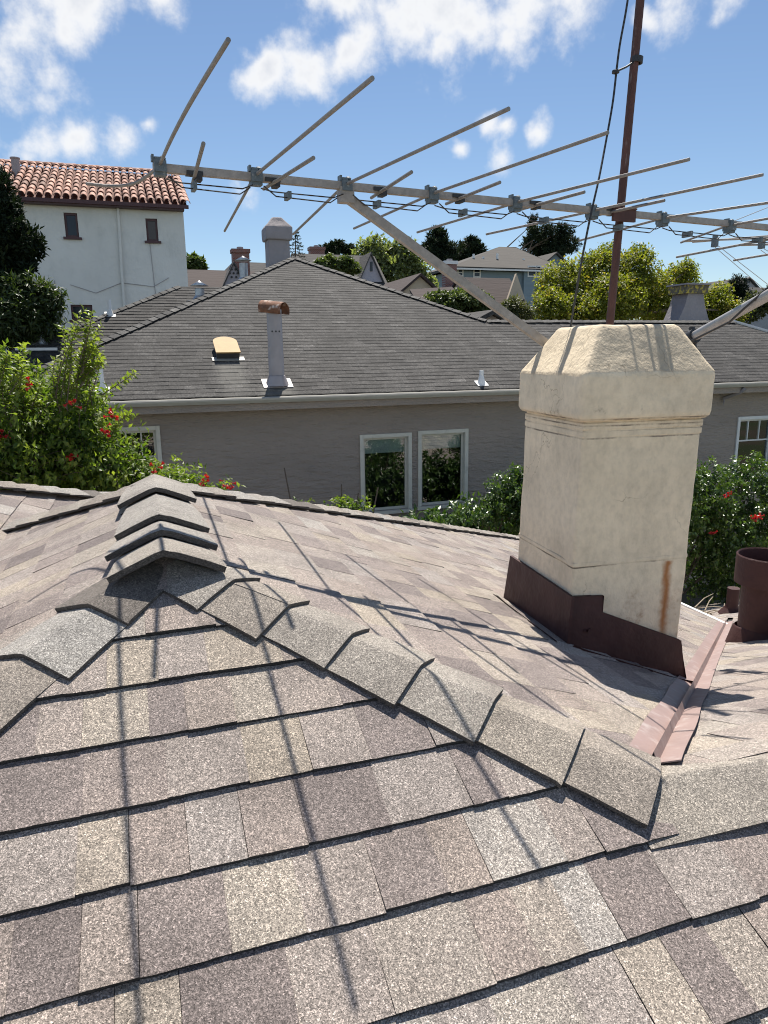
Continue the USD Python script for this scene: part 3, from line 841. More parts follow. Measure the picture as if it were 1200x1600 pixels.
W_, D_ = CWID, CDEP
shaft = obj('chimney', rounded_hull(ring(0, W_, 0, D_, 3.1, .012) + ring(0, W_, 0, D_, 4.80, .012), .012, .022, .0045, 6.0, 3), M_CHIM, house, smooth=50, label='cream stucco chimney with rust streak')
o_ = .002
obj('lower_ledge', rounded_hull(ring(-o_, W_ + o_, -o_, D_ + o_, 4.245, .006) + ring(-o_, W_ + o_, -o_, D_ + o_, 4.236, .006), .005, .03, .0015, 12, 5), M_CHIM, shaft, smooth=50)
obj('stucco_band', rounded_hull(ring(-.004, W_ + .004, -.004, D_ + .004, 4.752, .006) + ring(-.004, W_ + .004, -.004, D_ + .004, 4.735, .006), .005, .03, .0015, 12, 6), M_CHIM, shaft, smooth=50)
obj('stucco_band', rounded_hull(ring(-.003, W_ + .003, -.003, D_ + .003, 4.722, .006) + ring(-.003, W_ + .003, -.003, D_ + .003, 4.708, .006), .005, .03, .0015, 12, 7), M_CHIM, shaft, smooth=50)
o_ = .029
cap = rounded_hull(ring(-o_, W_ + .02, -o_, D_ + o_, 4.785, .024) + ring(-o_, W_ + .02, -o_, D_ + o_, 4.915, .024) + ring(-o_, W_ + .02, -o_, D_ + o_, 5.068, .118), .024, .011, .0055, 8, 8)
obj('chimney_cap', cap, M_CHIM, shaft, smooth=60)

# base flashing: brown metal, stepped on the front face
def plane_pts(pix, n, d):
    return [on_plane(x, y, n, d) for x, y in pix]


nfr = nrm(np.cross(CU, CW))
nfr = nfr if nfr[1] < 0 else -nfr
nlf = nrm(np.cross(CV, CW))
nlf = nlf if nlf[0] < 0 else -nlf
dfr = np.dot(nfr, CO) + .016
dlf = np.dot(nlf, CO) + .016
front_poly = plane_pts([(893, 933), (944, 931), (942, 957), (1063, 1000), (1066, 1066), (1000, 1056), (925, 1036), (884, 1019)], nfr, dfr)
left_poly = plane_pts([(797, 868), (893, 933), (885, 1019), (840, 985), (786, 938)], nlf, dlf)
for q in (front_poly,):
    q[4] = q[4] + np.array([.0, -.03, 0]); q[5] = q[5] + np.array([0, -.02, 0])
mb = MB()
mb.prism(front_poly, -nfr * .012)
fl = mb.obj('front_flashing', M_BROWNMETAL, shaft)
mb = MB()
mb.prism(left_poly, -nlf * .012)
mb.obj('side_flashing', M_BROWNMETAL, shaft)
mb = MB()   # folded hem and skirt lying on the shingles
for a_, b_ in zip(front_poly[4:7], front_poly[5:8]):
    n_ = np.array([0, -.035, 0])
    za_, zb_ = [np.array([p[0], p[1] - .05, zR(p[0], 0) + .012]) for p in (a_, b_)]
    mb.prism([a_ + n_ * .05, b_ + n_ * .05, zb_, za_], (0, 0, -.004))
for a_, b_ in zip(left_poly[2:4], left_poly[3:5]):
    za_, zb_ = [np.array([p[0] - .06, p[1] - .02, zR(p[0] - .06, 0) + .012]) for p in (a_, b_)]
    mb.prism([a_, b_, zb_, za_], (0, 0, -.004))
mb.obj('flashing_skirt', M_BROWNMETAL, shaft)
mb = MB()
c_ = on_plane(918, 985, nfr, dfr + .004)
mb.obox(c_, [CU, nfr, CW], (.03, .006, .012))
mb.tube([c_ + nfr * .002, c_ + nfr * .012], .006)
mb.obj('flashing_clip', M_BROWNMETAL, shaft)

# ------------------------------------------------------------------ pipes on the wing slope
vp = on_plane(1186, 1000, n_W, d_W)
vp = np.array([vp[0] - .0, vp[1], 0]); vp[2] = zW(*vp[:2])
mb = MB()
mb.lathe(vp - np.array([0, 0, .1]), (0, 0, 1), [(.0, 0), (.125, 0), (.125, .52), (.0, .52)], 32)
pipe = mb.obj('vent_pipe', M_BROWNMETAL, house, smooth=40, label='wide brown vent pipe beside the valley')
mb = MB()
mb.lathe(vp + np.array([0, 0, .36]), (0, 0, 1), [(.128, 0), (.168, 0), (.168, .165), (.162, .172), (.156, .165), (.156, .02), (.128, .02)], 36)
mb.obj('pipe_collar', M_BROWNMETAL, pipe, smooth=35)
mb = MB()
mb.lathe(vp - np.array([0, 0, .09]), (0, .12, 1), [(.2, 0), (.19, .03), (.138, .17), (.126, .18)], 32)
mb.obj('pipe_flange', M_BROWNMETAL, pipe, smooth=40)
sv = on_plane(1141, 919, n_W, d_W)
mb = MB()
sv = np.array([4.9, 6.1, 0]); sv[2] = zW(sv[0], sv[1])
_t = at_y(1147, 915, 5.9); sv[0], sv[1] = _t[0], 5.9; sv[2] = zW(sv[0], sv[1])
mb.lathe(sv, (0, 0, 1), [(.14, 0), (.09, .06), (.065, .10), (.065, .30), (.0, .30)], 20)
mb.obj('small_vent', M_BROWNMETAL, house, smooth=40)

# ------------------------------------------------------------------ antenna and mast
YM = 2.62
pm = at_y(965, 345, YM)
EL = nrm(ray(100, 559.1) * [1, 1, 0])
BO = np.array([EL[1], -EL[0], 0])
nb_ = np.array([-BO[1], BO[0], 0])
on_boom = lambda px, py: on_plane(px, py, nb_, np.dot(nb_, pm))
joints = [on_boom(*q) for q in [(250, 268), (400, 285), (540, 300), (675, 313), (805, 326), (925, 340), (1035, 347), (1140, 353)]]
BZ = float(np.mean([p[2] for p in joints]))
pj = [pm + BO * np.dot(p - pm, BO) for p in joints]
for p in pj:
    p[2] = BZ + .004 * np.dot(p - pm, BO) * -4
for k in range(3):
    pj.append(pj[-1] + BO * .46)
ant = thing('roof_antenna', 'long grey television antenna boom with many crossing rods bolted to rusty mast', 'antenna', pm)
mb = MB()
q0, q1 = pj[0] - BO * .02, pj[-1] + BO * .1
mb.obox((q0 + q1) / 2, [nrm(q1 - q0), EL, np.cross(nrm(q1 - q0), EL)], (np.linalg.norm(q1 - q0), .023, .024))
mb.obj('boom', M_ALU, ant, smooth=False)
near_px = [[(250, 258), (268, 215), (300, 155), (357, 62)], [(408, 276), (582, 122)], [(548, 293), (795, 170)], [(680, 306), (950, 207)], [(818, 322), (1077, 249)], [(935, 335), (1192, 273)], [(1050, 345), (1262, 308)], [(1150, 350), (1330, 318)]]
far_px = [[(244, 276), (215, 288), (175, 292), (135, 287)], [(394, 296), (351, 361)], [(530, 312), (458, 366)], [(655, 322), (553, 357)], [(785, 335), (652, 363)], [(905, 346), (760, 366)], [(1015, 352), (905, 376)], [(1125, 358), (1064, 379)]]
for k, p in enumerate(pj):
    # insulator block with its finned clamp
    mb = MB()
    mb.obox(p + [0, 0, .002], [BO, EL, [0, 0, 1]], (.036, .044, .032))
    mb.obox(p + [0, 0, .023] - BO * .006, [BO, EL, [0, 0, 1]], (.020, .034, .010))
    mb.lathe(p + np.array([0, 0, .024]) + BO * .010, (0, 0, 1), [(.010, 0), (.011, .005), (.006, .010), (0, .011)], 10)
    mb.obox(p + [0, 0, .026] - BO * .020, [BO, EL, [0, 0, 1]], (.007, .026, .018))
    mb.obox(p + [0, 0, -.019], [BO, EL, [0, 0, 1]], (.036, .032, .010))
    mb.obj('insulator', M_INSUL, ant)
    if k < 8:
        for pix, part in ((near_px[k], 1), (far_px[k], -1)):
            if k == 0:
                zz = np.linspace(p[2], p[2] + (.05 if part > 0 else -.02), len(pix))
            else:
                zz = np.linspace(p[2], p[2] + .0, len(pix))
            ends = [at_z(x, y, z) for (x, y), z in zip(pix[1:], zz[1:])]
            pts = [p + EL * (-.02 * part) + [0, 0, .008]] + ends
            pts = np.array(pts)
            if len(pts) > 2:
                s = np.linspace(0, 1, 14)
                tt = np.linspace(0, 1, len(pts))
                pts = np.stack([np.interp(s, tt, pts[:, i]) for i in range(3)], 1)
                for _ in range(4):
                    pts[1:-1] = (pts[:-2] + pts[1:-1] * 2 + pts[2:]) / 4
            mb = MB()
            mb.tube(pts, .0053 if part > 0 else .0052, 8)
            mb.obj('element', M_ROD, ant, smooth=40)
    else:
        for part in (1, -1):
            mb = MB()
            mb.tube([p, p - EL * part * .85 + BO * .1], .0062, 8)
            mb.obj('element', M_ROD, ant, smooth=40)
# short rods between the long ones
for (a_, b_) in [((303, 268), (318, 227)), ((425, 288), (490, 249)), ((592, 298), (643, 271)), ((714, 311), (781, 287)), ((833, 324), (913, 302)), ((952, 336), (1038, 315))]:
    q = on_boom(*a_)
    q = pm + BO * np.dot(q - pm, BO)
    q[2] = BZ
    e_ = at_z(*b_, BZ)
    mb = MB()
    mb.tube([q - nrm(e_ - q) * .09 + [0, 0, .012], e_ + [0, 0, .004]], .0058, 8)
    mb.obj('short_element', M_ROD, ant, smooth=40)
    mb = MB()
    mb.obox(q + [0, 0, .020], [BO, EL, [0, 0, 1]], (.050, .034, .012))
    mb.obox(q + [0, 0, .010] + BO * .012, [BO, EL, [0, 0, 1]], (.02, .04, .022))
    mb.obj('rod_clamp', M_BLACK, ant)
for a_, b_ in zip(pj[:-1], pj[1:]):
    mb = MB()
    for s_, dz in ((1, -.034), (-1, -.055)):
        p1 = a_ + BO * .02 + EL * .018 * s_ + [0, 0, -.026]
        p2 = a_ + BO * .06 + EL * .018 * s_ + [0, 0, dz]
        p3 = b_ - BO * .05 - EL * .018 * s_ + [0, 0, dz - .006 * s_]
        p4 = b_ - BO * .015 - EL * .018 * s_ + [0, 0, -.026]
        mb.tube([p1, p2, p3, p4], .0022, 6)
    mb.obj('phasing_bar', M_BLACK, ant)
    mb = MB()
    mb.obox((a_ + b_) / 2 + [0, 0, -.045] - BO * .05, [BO, EL, [0, 0, 1]], (.012, .05, .022))
    mb.obj('bar_spacer', M_INSUL, ant)
# the brace from the boom down to the mast, and the mast clamp
bt = pj[2] + [0, 0, -.03]
bd = at_y(845, 531, YM - .04)
bd2 = bd + (bd - bt) * .32
mb = MB()
mb.obox((bt + bd2) / 2, [nrm(bd2 - bt), nrm(np.cross(nrm(bd2 - bt), [0, 0, 1])), np.cross(nrm(bd2 - bt), nrm(np.cross(nrm(bd2 - bt), [0, 0, 1])))], (np.linalg.norm(bd2 - bt), .024, .03))
mb.obj('boom_brace', M_ALU, ant)
mb = MB()
mb.obox(bt + [0, 0, .004], [BO, EL, [0, 0, 1]], (.05, .036, .05))
mb.obj('brace_bracket', M_ALU, ant)
mb = MB()
pc = pm + BO * .012
pc[2] = BZ
mb.obox(pc - EL * .022, [BO, EL, [0, 0, 1]], (.115, .012, .05))
mb.obox(pc + [0, 0, .024] - EL * .018, [BO, EL, [0, 0, 1]], (.115, .03, .006))
mb.obj('mast_clamp', M_MAST, ant)
# small rods of the far end with hanging straps
for (a_, b_, c_) in [((1067, 377), (1215, 371), (1116, 376)), ((1082, 378), (1225, 367), (1190, 372)), ((1158, 383), (1240, 381), (1190, 383))]:
    mb = MB()
    mb.tube([at_y(*a_, 3.35), at_y(*b_, 3.2)], .0055, 8)
    mb.obj('small_element', M_ALU, ant, smooth=40)
for c_ in ((1117, 379), (1190, 382)):
    mb = MB()
    q = at_y(*c_, 3.28)
    mb.obox(q, [BO, EL, [0, 0, 1]], (.022, .03, .045))
    mb.obox(q + [0, 0, .03], [BO, EL, [0, 0, 1]], (.03, .012, .02))
    mb.obj('strap_clip', M_INSUL, ant)
for a_, b_ in [((1117, 386), (1215, 470)), ((1122, 384), (1230, 468)), ((1189, 391), (1230, 420)), ((1194, 389), (1240, 415))]:
    mb = MB()
    mb.tube([at_y(*a_, 3.28), at_y(*b_, 3.5)], .0016, 6)
    mb.obj('guy_wire', M_ALU, ant)
mb = MB()
mb.tube([pj[7] + [0, 0, .02], at_y(1215, 318, 2.9)], .0016, 6)
mb.tube([pj[8] + [0, 0, .02], at_y(1215, 330, 2.9)], .0016, 6)
mb.obj('guy_wire', M_ALU, ant)

m0, m1 = at_y(944, 600, YM + .03), at_y(1006, -60, YM + .03)
mb0 = m0 + (m0 - m1) * .55
mast = thing('antenna_mast', 'rusty red brown mast standing behind the cream chimney', 'mast', mb0)
mb = MB()
mb.tube([mb0, m0, at_y(968, 345, YM + .03), m1], .0165, 18)
mb.obj('pole', M_MAST, mast, smooth=40)
mb = MB()
c0 = at_y(994.5, 94, YM + .03)
ax = nrm(m1 - m0)
mb.lathe(c0 - ax * .012, ax, [(.017, 0), (.025, 0), (.025, .022), (.017, .022)], 18)
sa_ = at_y(962, 112, YM - .02)
mb.tube([c0, (c0 + sa_) / 2 + [0, 0, -.004], sa_], .004, 8)
mb.lathe(sa_ - [0, 0, .008], (0, 0, 1), [(.006, 0), (.014, .003), (.014, .012), (.006, .015)], 12)
mb.obj('standoff_ring', M_BLACK, mast, smooth=40)
mb = MB()
mb.obox(at_y(942, 622, YM - .06), [CU, CV, CW], (.16, .24, .03))
mb.obj('wall_bracket', M_MAST, mast)

cab = np.array([at_y(x, y, YM - d) for x, y, d in [(985, -30, .03), (978, 20, .03), (968, 70, .02), (963, 112, .02), (958, 160, .03), (947, 220, .06), (936, 280, .12), (924, 330, .16), (910, 400, .13), (898, 470, .08), (890, 520, .06), (884, 570, .05)]])
s = np.linspace(0, 1, 60)
cab = np.stack([np.interp(s, np.linspace(0, 1, len(cab)), cab[:, i]) for i in range(3)], 1)
for _ in range(6):
    cab[1:-1] = (cab[:-2] + cab[1:-1] * 2 + cab[2:]) / 4
mb = MB()
mb.tube(cab, .0042, 8)
mb.obj('coaxial_cable', M_BLACK, smooth=True, label='black cable hanging loosely along the rusty mast', category='cable')

# grey pole clamped to the back of the chimney cap
ga, gb = at_y(1082, 527, 2.78), at_y(1235, 442, 2.25)
gd = nrm(gb - ga)
pole = thing('support_pole', 'grey metal pole clamped to chimney cap, rising out of the picture at right', 'pole', ga)
mb = MB()
mb.tube([ga, gb, gb + gd * 1.2], .0225, 16)
mb.obj('pipe', M_PIPE, pole, smooth=40)
mb = MB()
pp = nrm(np.cross(gd, [0, 0, 1]))
mb.lathe(ga - gd * .02, gd, [(.0, 0), (.033, 0), (.036, .02), (.033, .04), (.0, .04)], 16)
mb.tube([ga + np.array([0, 0, .05]) - gd * .01, ga - gd * .0, ga + np.array([.02, .0, -.07])], .014, 10)
mb.obox(ga + np.array([.02, .03, -.09]), np.eye(3), (.05, .08, .06))
mb.obj('clamp', M_BLACK, pole, smooth=40)
mb = MB()
w0, w1 = at_y(1075, 535, 2.74), at_y(1240, 415, 2.3)
wm = at_y(1140, 503, 2.5)
mb.tube([w0, wm, at_y(1165, 480, 2.42), w1], .005, 8)
mb.obj('black_lead', M_BLACK, pole)

# ------------------------------------------------------------------ the grey stucco house across the gap
MN, YE, ZE = .47, 11.35, 4.375
nz = lambda x, y: ZE + MN * (y - YE)
xl, ypk = -2.45, 17.45
xpk = xl + (ypk - YE)
zpk = nz(0, ypk)
yw = 14.05
zw_ = nz(0, yw)
xw = xpk + (ypk - yw)
xr_ridge, xr_eave = 13.6, 16.3
nh = thing('grey_stucco_house', 'low grey stucco house across the gap with dark grey shingle hip roof', 'house', (5, 14, 0))
YWALL = 11.75
wins = [(3.56, 4.40, 2.27, 3.58), (4.64, 5.50, 2.29, 3.60), (-.75, .16, 2.6, 3.88), (11.80, 12.72, 2.3, 3.57)]
M_WALLIN = M_DARKROOM
mb = MB()
zt = 4.33
edges = sorted(wins)
x = -2.1
for (a, b, z0, z1) in edges:
    mb.box((x, YWALL, -.3), (a, YWALL + .2, zt))
    mb.box((a, YWALL, -.3), (b, YWALL + .2, z0))
    mb.box((a, YWALL, z1), (b, YWALL + .2, zt))
    x = b
mb.box((x, YWALL, -.3), (16.0, YWALL + .2, zt))
mb.box((-2.1, YWALL + .2, -.3), (-1.9, 23.2, zt))
mb.box((15.8, YWALL + .2, -.3), (16.0, 16.5, zt))
mb.box((-1.9, 23.0, -.3), (9.8, 23.2, zt))
mb.box((9.6, 16.6, -.3), (9.8, 23.0, zt))
mb.box((9.8, 16.3, -.3), (15.8, 16.5, zt))
wall = mb.obj('wall', M_STUCCO_N, nh)
mb = MB()
mb.box((-1.85, YWALL + 1.6, .2), (15.7, YWALL + 1.65, 4.2))
mb.box((-1.85, YWALL + .25, 1.0), (15.7, YWALL + 1.6, 1.05))
mb.obj('interior', M_DARKROOM, nh)


def window(parent, x0, x1, z0, z1, y, style, mat=M_TRIM, blind=True, fw=.06):
    """Casing, sash, pane, sill; the wall face is at y."""
    mb = MB()
    mb.box((x0 - fw, y - .025, z0), (x0 + .004, y + .05, z1 + fw))
    mb.box((x1 - .004, y - .025, z0), (x1 + fw, y + .05, z1 + fw))
    mb.box((x0 + .004, y - .028, z1 - .004), (x1 - .004, y + .05, z1 + fw))
    w = mb.obj('window', mat, parent)
    mb = MB()
    mb.box((x0 - fw - .02, y - .06, z0 - .06), (x1 + fw + .02, y + .05, z0 - .002))
    mb.obj('sill', mat, w)
    mb = MB()
    s = .045
    ys = (y + .055, y + .09)
    mb.box((x0, ys[0], z0), (x0 + s, ys[1], z1))
    mb.box((x1 - s, ys[0], z0), (x1, ys[1], z1))
    mb.box((x0 + s, ys[0], z0), (x1 - s, ys[1], z0 + s))
    mb.box((x0 + s, ys[0], z1 - s), (x1 - s, ys[1], z1))
    if style == 'grid':
        zm = z1 - (z1 - z0) * .36
        mb.box((x0 + s, ys[0] + .005, zm - .014), (x1 - s, ys[1] - .005, zm + .014))
        for k in (1, 2):
            xm = x0 + (x1 - x0) * k / 3
            mb.box((xm - .011, ys[0] + .007, zm + .014), (xm + .011, ys[1] - .007, z1 - s))
    if style == 'cross':
        zm, xm = (z0 + z1) / 2, (x0 + x1) / 2
        for zz in (z0 + (z1 - z0) / 3, z0 + 2 * (z1 - z0) / 3):
            mb.box((x0 + s, ys[0] + .005, zz - .013), (x1 - s, ys[1] - .005, zz + .013))
        for k in (1, 2, 3):
            xm = x0 + (x1 - x0) * k / 4
            mb.box((xm - .011, ys[0] + .007, z0 + s), (xm + .011, ys[1] - .007, z1 - s))
    mb.obj('sash', mat, w)
    mb = MB()
    mb.box((x0 + .03, y + .07, z0 + .03), (x1 - .03, y + .076, z1 - .03))
    mb.obj('pane', M_GLASS, w)
    if blind:
        mb = MB()
        mb.box((x0 + .03, y + .13, z1 - .03 - blind), (x1 - .03, y + .14, z1 - .02))
        for k in range(4):
            mb.box((x0 + .03, y + .122, z1 - .03 - blind + k * blind / 4), (x1 - .03, y + .13, z1 - .03 - blind + k * blind / 4 + blind / 7))
        mb.obj('blind', M_BLIND, w)
    return w


window(nh, *wins[0], YWALL, 'plain', blind=.26)
window(nh, *wins[1], YWALL, 'plain', blind=.26)
window(nh, *wins[2], YWALL, 'cross', blind=0)
window(nh, *wins[3], YWALL, 'grid', mat=M_WHITE, blind=.5)
window(nh, 12.86, 13.7, 2.3, 3.57, YWALL, 'grid', mat=M_WHITE, blind=.5)

front = [(xl, YE), (xr_eave, YE), (xr_ridge, yw), (xw, yw), (xpk, ypk)]
zleft = lambda x, y: ZE + MN * (x - xl)
zrgt = lambda x, y: zpk - MN * (x - xpk)
zbk = lambda x, y: zw_ - MN * (y - yw)
zend = lambda x, y: zw_ - MN * (x - xr_ridge)
yb_n = ypk + (ypk - YE)
slopes = [('front_slope', nz, front, (1, 0), (0, 1)),
          ('left_slope', zleft, [(xl, YE), (xpk, ypk), (xl, yb_n)], (0, 1), (1, 0)),
          ('right_slope', zrgt, [(xpk, ypk), (xw, yw), (xpk + 6.1, yw + 2.7), (xpk + 6.1, yb_n)], (0, 1), (-1, 0)),
          ('rear_slope', lambda x, y: zpk - MN * (y - ypk), [(xpk, ypk), (xpk + 6.1, yb_n), (xl, yb_n)], (1, 0), (0, -1)),
          ('wing_rear_slope', zbk, [(xw, yw), (xr_ridge, yw), (xr_eave, yw + 2.7), (xw + 2.7, yw + 2.7)], (1, 0), (0, -1)),
          ('end_slope', zend, [(xr_ridge, yw), (xr_eave, YE), (xr_eave, yw + 2.7)], (0, 1), (-1, 0))]
for i, (nm_, zf, poly, co, upv) in enumerate(slopes):
    mb = MB()
    mb.prism([(x, y, zf(x, y) - .015) for x, y in poly], (0, 0, -.1))
    sp = mb.obj(nm_, M_DECK, nh)
    if i in (0, 1, 2, 5):
        it = []
        shingle_slope(sp, zf, poly, co, upv, e=.135, wmin=.28, wmax=.33, seed=40 + i, collect=it, tones=(.45, .2), thick=(.006, .011), gap=.0008)
        mb = MB()
        for V, f, t, _ in it:
            mb.add(V, f, t)
        mb.obj('shingles', M_NSH, sp, kind='stuff')


def hip_caps(p_low, p_high, za, zb, da, db, seed, parent, expo=.2):
    ridge_caps(p_low, p_high, za, zb, da, db, expo=expo, half=.13, mat=M_NCAP, parent=parent, seed=seed, lift=.012, thick=.012, name='hip_cap')


hip_caps((xl, YE, ZE + .02), (xpk, ypk, zpk + .02), nz, zleft, (1, -1), (-1, 1), 51, nh)
hip_caps((xw, yw, zw_ + .02), (xpk, ypk, zpk + .02), nz, zrgt, (-1, -1), (1, 1), 52, nh)
hip_caps((xr_ridge, yw, zw_ + .02), (xw, yw, zw_ + .02), nz, zbk, (0, -1), (0, 1), 53, nh)
mb = MB()
a_, b_ = np.array([xr_eave, YE, ZE + .03]), np.array([xr_ridge, yw, zw_ + .03])
mb.tube([a_, b_], .035, 6)
mb.obj('hip_flashing', M_WHITE, nh)
# gutter and fascia
mb = MB()
prof = [(0, 0), (-.10, 0), (-.115, -.02), (-.105, -.045), (-.06, -.09), (0, -.09)]
L_ = xr_eave - xl
mb.prism([(xl - .05, YE - .01 + a, ZE - .012 + b) for a, b in prof], (L_ + .1, 0, 0))
mb.obj('gutter', M_GUTTER, nh)
mb = MB()
mb.box((xl, YE - .005, ZE - .22), (xr_eave, YE + .02, ZE - .03))
mb.box((xl, YE + .02, ZE - .16), (xr_eave, YWALL, ZE - .13))
mb.obj('fascia', M_STUCCO_N, nh)
mb = MB()
dx = 11.38
mb.tube([(dx + .02, YE - .05, ZE - .12), (dx - .02, YE - .0, ZE - .2), (dx - .1, YWALL - .06, ZE - .34), (dx - .1, YWALL - .06, ZE - .5), (dx - .1, YWALL - .06, .2)], .04, 10)
mb.obj('downspout', M_CEMENT, nh, smooth=40)


def roof_pt(px, py):
    return on_plane(px, py, np.array([0, -MN, 1.0]), ZE - MN * YE)


# flue pipe with rusty hood
q = roof_pt(433, 600)
mb = MB()
mb.lathe(q - np.array([0, 0, .05]), (0, 0, 1), [(.0, 0), (.125, 0), (.125, .5), (.128, .5), (.128, .53), (.122, .53), (.12, 1.22), (.0, 1.22)], 24)
fl = mb.obj('flue_pipe', M_FLUE, nh, smooth=40, label='tall grey flue pipe with rusty hood')
mb = MB()
for k in range(3):
    a = math.radians(-120 + 28 * k)
    mb.tube([q + [math.cos(a) * .118, math.sin(a) * .118, .83], q + [math.cos(a) * .124, math.sin(a) * .124, .83]], .014, 8)
mb.obj('flue_hole', M_BLACK, fl)
mb = MB()
hp = q + np.array([0, 0, 1.17])
for k in range(13):
    pass
th = np.linspace(-.15 * math.pi, 1.15 * math.pi, 15)
axh = nrm([.75, -.66, -.12])
sdh = nrm(np.cross(axh, [0, 0, 1]))
V, F = [], []
for r_, off in ((.155, 0), (.145, 0)):
    for d_ in (-.2, .2):
        for t_ in th:
            V.append(hp + axh * d_ + sdh * math.cos(t_) * r_ + np.array([0, 0, math.sin(t_) * r_ * .85]))
n_ = len(th)
for j in range(n_ - 1):
    F += [[j, j + 1, n_ + j + 1, n_ + j], [2 * n_ + j + 1, 2 * n_ + j, 3 * n_ + j, 3 * n_ + j + 1], [j + 1, j, 2 * n_ + j, 2 * n_ + j + 1], [n_ + j, n_ + j + 1, 3 * n_ + j + 1, 3 * n_ + j]]
obj('flue_hood', (np.array(V), np.array(F)), M_RUST, fl, smooth=40)
mb = MB()
nn = nrm([0, -MN, 1])
uu = nrm([0, 1, MN])
mb.obox(q + nn * .015, [[1, 0, 0], uu, nn], (.48, .3, .012))
mb.lathe(q - np.array([0, 0, .03]), (0, 0, 1), [(.2, 0), (.14, .16), (.126, .17)], 20)
mb.obj('flue_flashing', M_FLUE, fl, smooth=30)
# tan louvre vent
q = roof_pt(357, 563)
mb = MB()
arch = []
for k in range(13):
    t_ = math.pi * k / 12
    arch.append((-math.cos(t_) * .205, math.sin(t_) * .2 + .46))
out = [(-.205, 0), (.205, 0)] + [(x_, y_) for x_, y_ in arch[::-1]]
top = [q + np.array([x_, 0, 0]) + uu * y_ + nn * (.15 - y_ * .02) for x_, y_ in out]
mb.prism(top, -nn * .02)
tv = mb.obj('roof_vent', M_TAN, nh, label='tan domed roof vent')
mb = MB()
bot = [q + np.array([x_ * .93, 0, 0]) + uu * (y_ * .93 + .02) + nn * (.13 - y_ * .02) for x_, y_ in out]
mb.prism(bot, -nn * .12)
mb.obj('vent_throat', M_BLACK, tv)
mb = MB()
mb.obox(q + uu * .02 + nn * .018, [[1, 0, 0], uu, nn], (.54, .13, .008))
mb.obj('vent_flashing', M_GUTTER, tv)


def jack(name, pos, r, h, parent, mat=M_WHITE, slope=None, cone=False):
    mb = MB()
    n_ = slope if slope is not None else nn
    mb.lathe(pos - np.array([0, 0, .03]), (0, 0, 1), [(r * 2.1, 0), (r * 1.3, .14), (r * 1.05, .17), (r, .18), (r, h), (0, h)], 16)
    j = mb.obj(name, mat, parent, smooth=40)
    mb = MB()
    mb.obox(pos + n_ * .014, [[1, 0, 0], np.cross(n_, [1, 0, 0]), n_], (r * 5.5, r * 5, .01))
    mb.obj('jack_flashing', mat, j)
    if cone:
        mb = MB()
        mb.lathe(pos + np.array([0, 0, h + .03]), (0, 0, 1), [(0, .0), (r * 2.0, -.0), (0, r * 1.1)], 18)
        mb.obj('rain_cone', mat, j, smooth=30)
    return j


jack('pipe_jack', roof_pt(752, 600), .038, .27, nh)
jack('pipe_jack', roof_pt(160, 611), .038, .36, nh)
for px, py, yy, sc in ((313, 472, 17.2, 1.0), (381, 430, 19.0, 1.0)):
    b = at_y(px, py, yy)
    zz = zleft(b[0], 0)
    j = jack('capped_vent', np.array([b[0], yy, zz]), .105, b[2] + .22 - zz + .1, nh, M_GALV, slope=nrm([-MN, 0, 1]), cone=True)
# stucco chimney stack behind the peak
c0 = at_y(434, 405, 18.6)
def stack(parent, c, w, d, z0, z1, mat, label=None, dome=True, name='chimney'):
    mb = MB()
    p = rounded_hull([np.array([c[0] + sx_ * w / 2, c[1] + sy_ * d / 2, zz]) for sx_ in (-1, 1) for sy_ in (-1, 1) for zz in (z0, z1)], .03, .15, .012, 3, 2)
    s_ = obj(name, p, mat, parent, smooth=50, label=label)
    if dome:
        pts = [np.array([c[0] + sx_ * (w / 2 + .05), c[1] + sy_ * (d / 2 + .05), zz]) for sx_ in (-1, 1) for sy_ in (-1, 1) for zz in (z1 - .02, z1 + .22)]
        pts += [np.array([c[0] + sx_ * (w / 2 - .14), c[1] + sy_ * (d / 2 - .14), z1 + .44]) for sx_ in (-1, 1) for sy_ in (-1, 1)]
        obj('chimney_cap', rounded_hull(pts, .04, .07, .03, 4, 3), mat, s_, smooth=60)
    return s_


zt_ = at_y(434, 372, 18.6)[2]
stack(nh, c0, .47, .5, 5.5, zt_ - .02, M_CEMENT, label='rounded grey stucco chimney behind the peak')
# squat chimney with lichen cap on the wing
c1 = at_y(1074, 470, 15.1)
zlo, ztop = 4.6, at_y(1074, 460, 15.1)[2]
pts = []
for w, zz in ((.98, zlo), (.98, at_y(1074, 505, 15.1)[2]), (.60, at_y(1074, 478, 15.1)[2]), (.46, ztop)):
    pts.append([np.array([c1[0] + s1 * w / 2 , c1[1] + s2 * .28, zz]) for s1 in (-1, 1) for s2 in (-1, 1)])
mb = MB()
for a_, b_ in zip(pts[:-1], pts[1:]):
    h_ = manifold3d.Manifold.hull_points(np.array(a_ + b_))
    mb.tm(h_)
qk = mb.obj('chimney', M_CEMENT, nh, label='squat grey chimney with lichen stained cap')
mb = MB()
mb.box((c1[0] - .33, c1[1] - .33, ztop + .0), (c1[0] + .33, c1[1] + .33, ztop + .2))
mb.obj('chimney_collar', M_LICHEN, qk)
mb = MB()
mb.box((c1[0] - .37, c1[1] - .37, ztop + .2), (c1[0] + .37, c1[1] + .37, ztop + .235))
mb.obj('chimney_lid', M_CEMENT, qk)

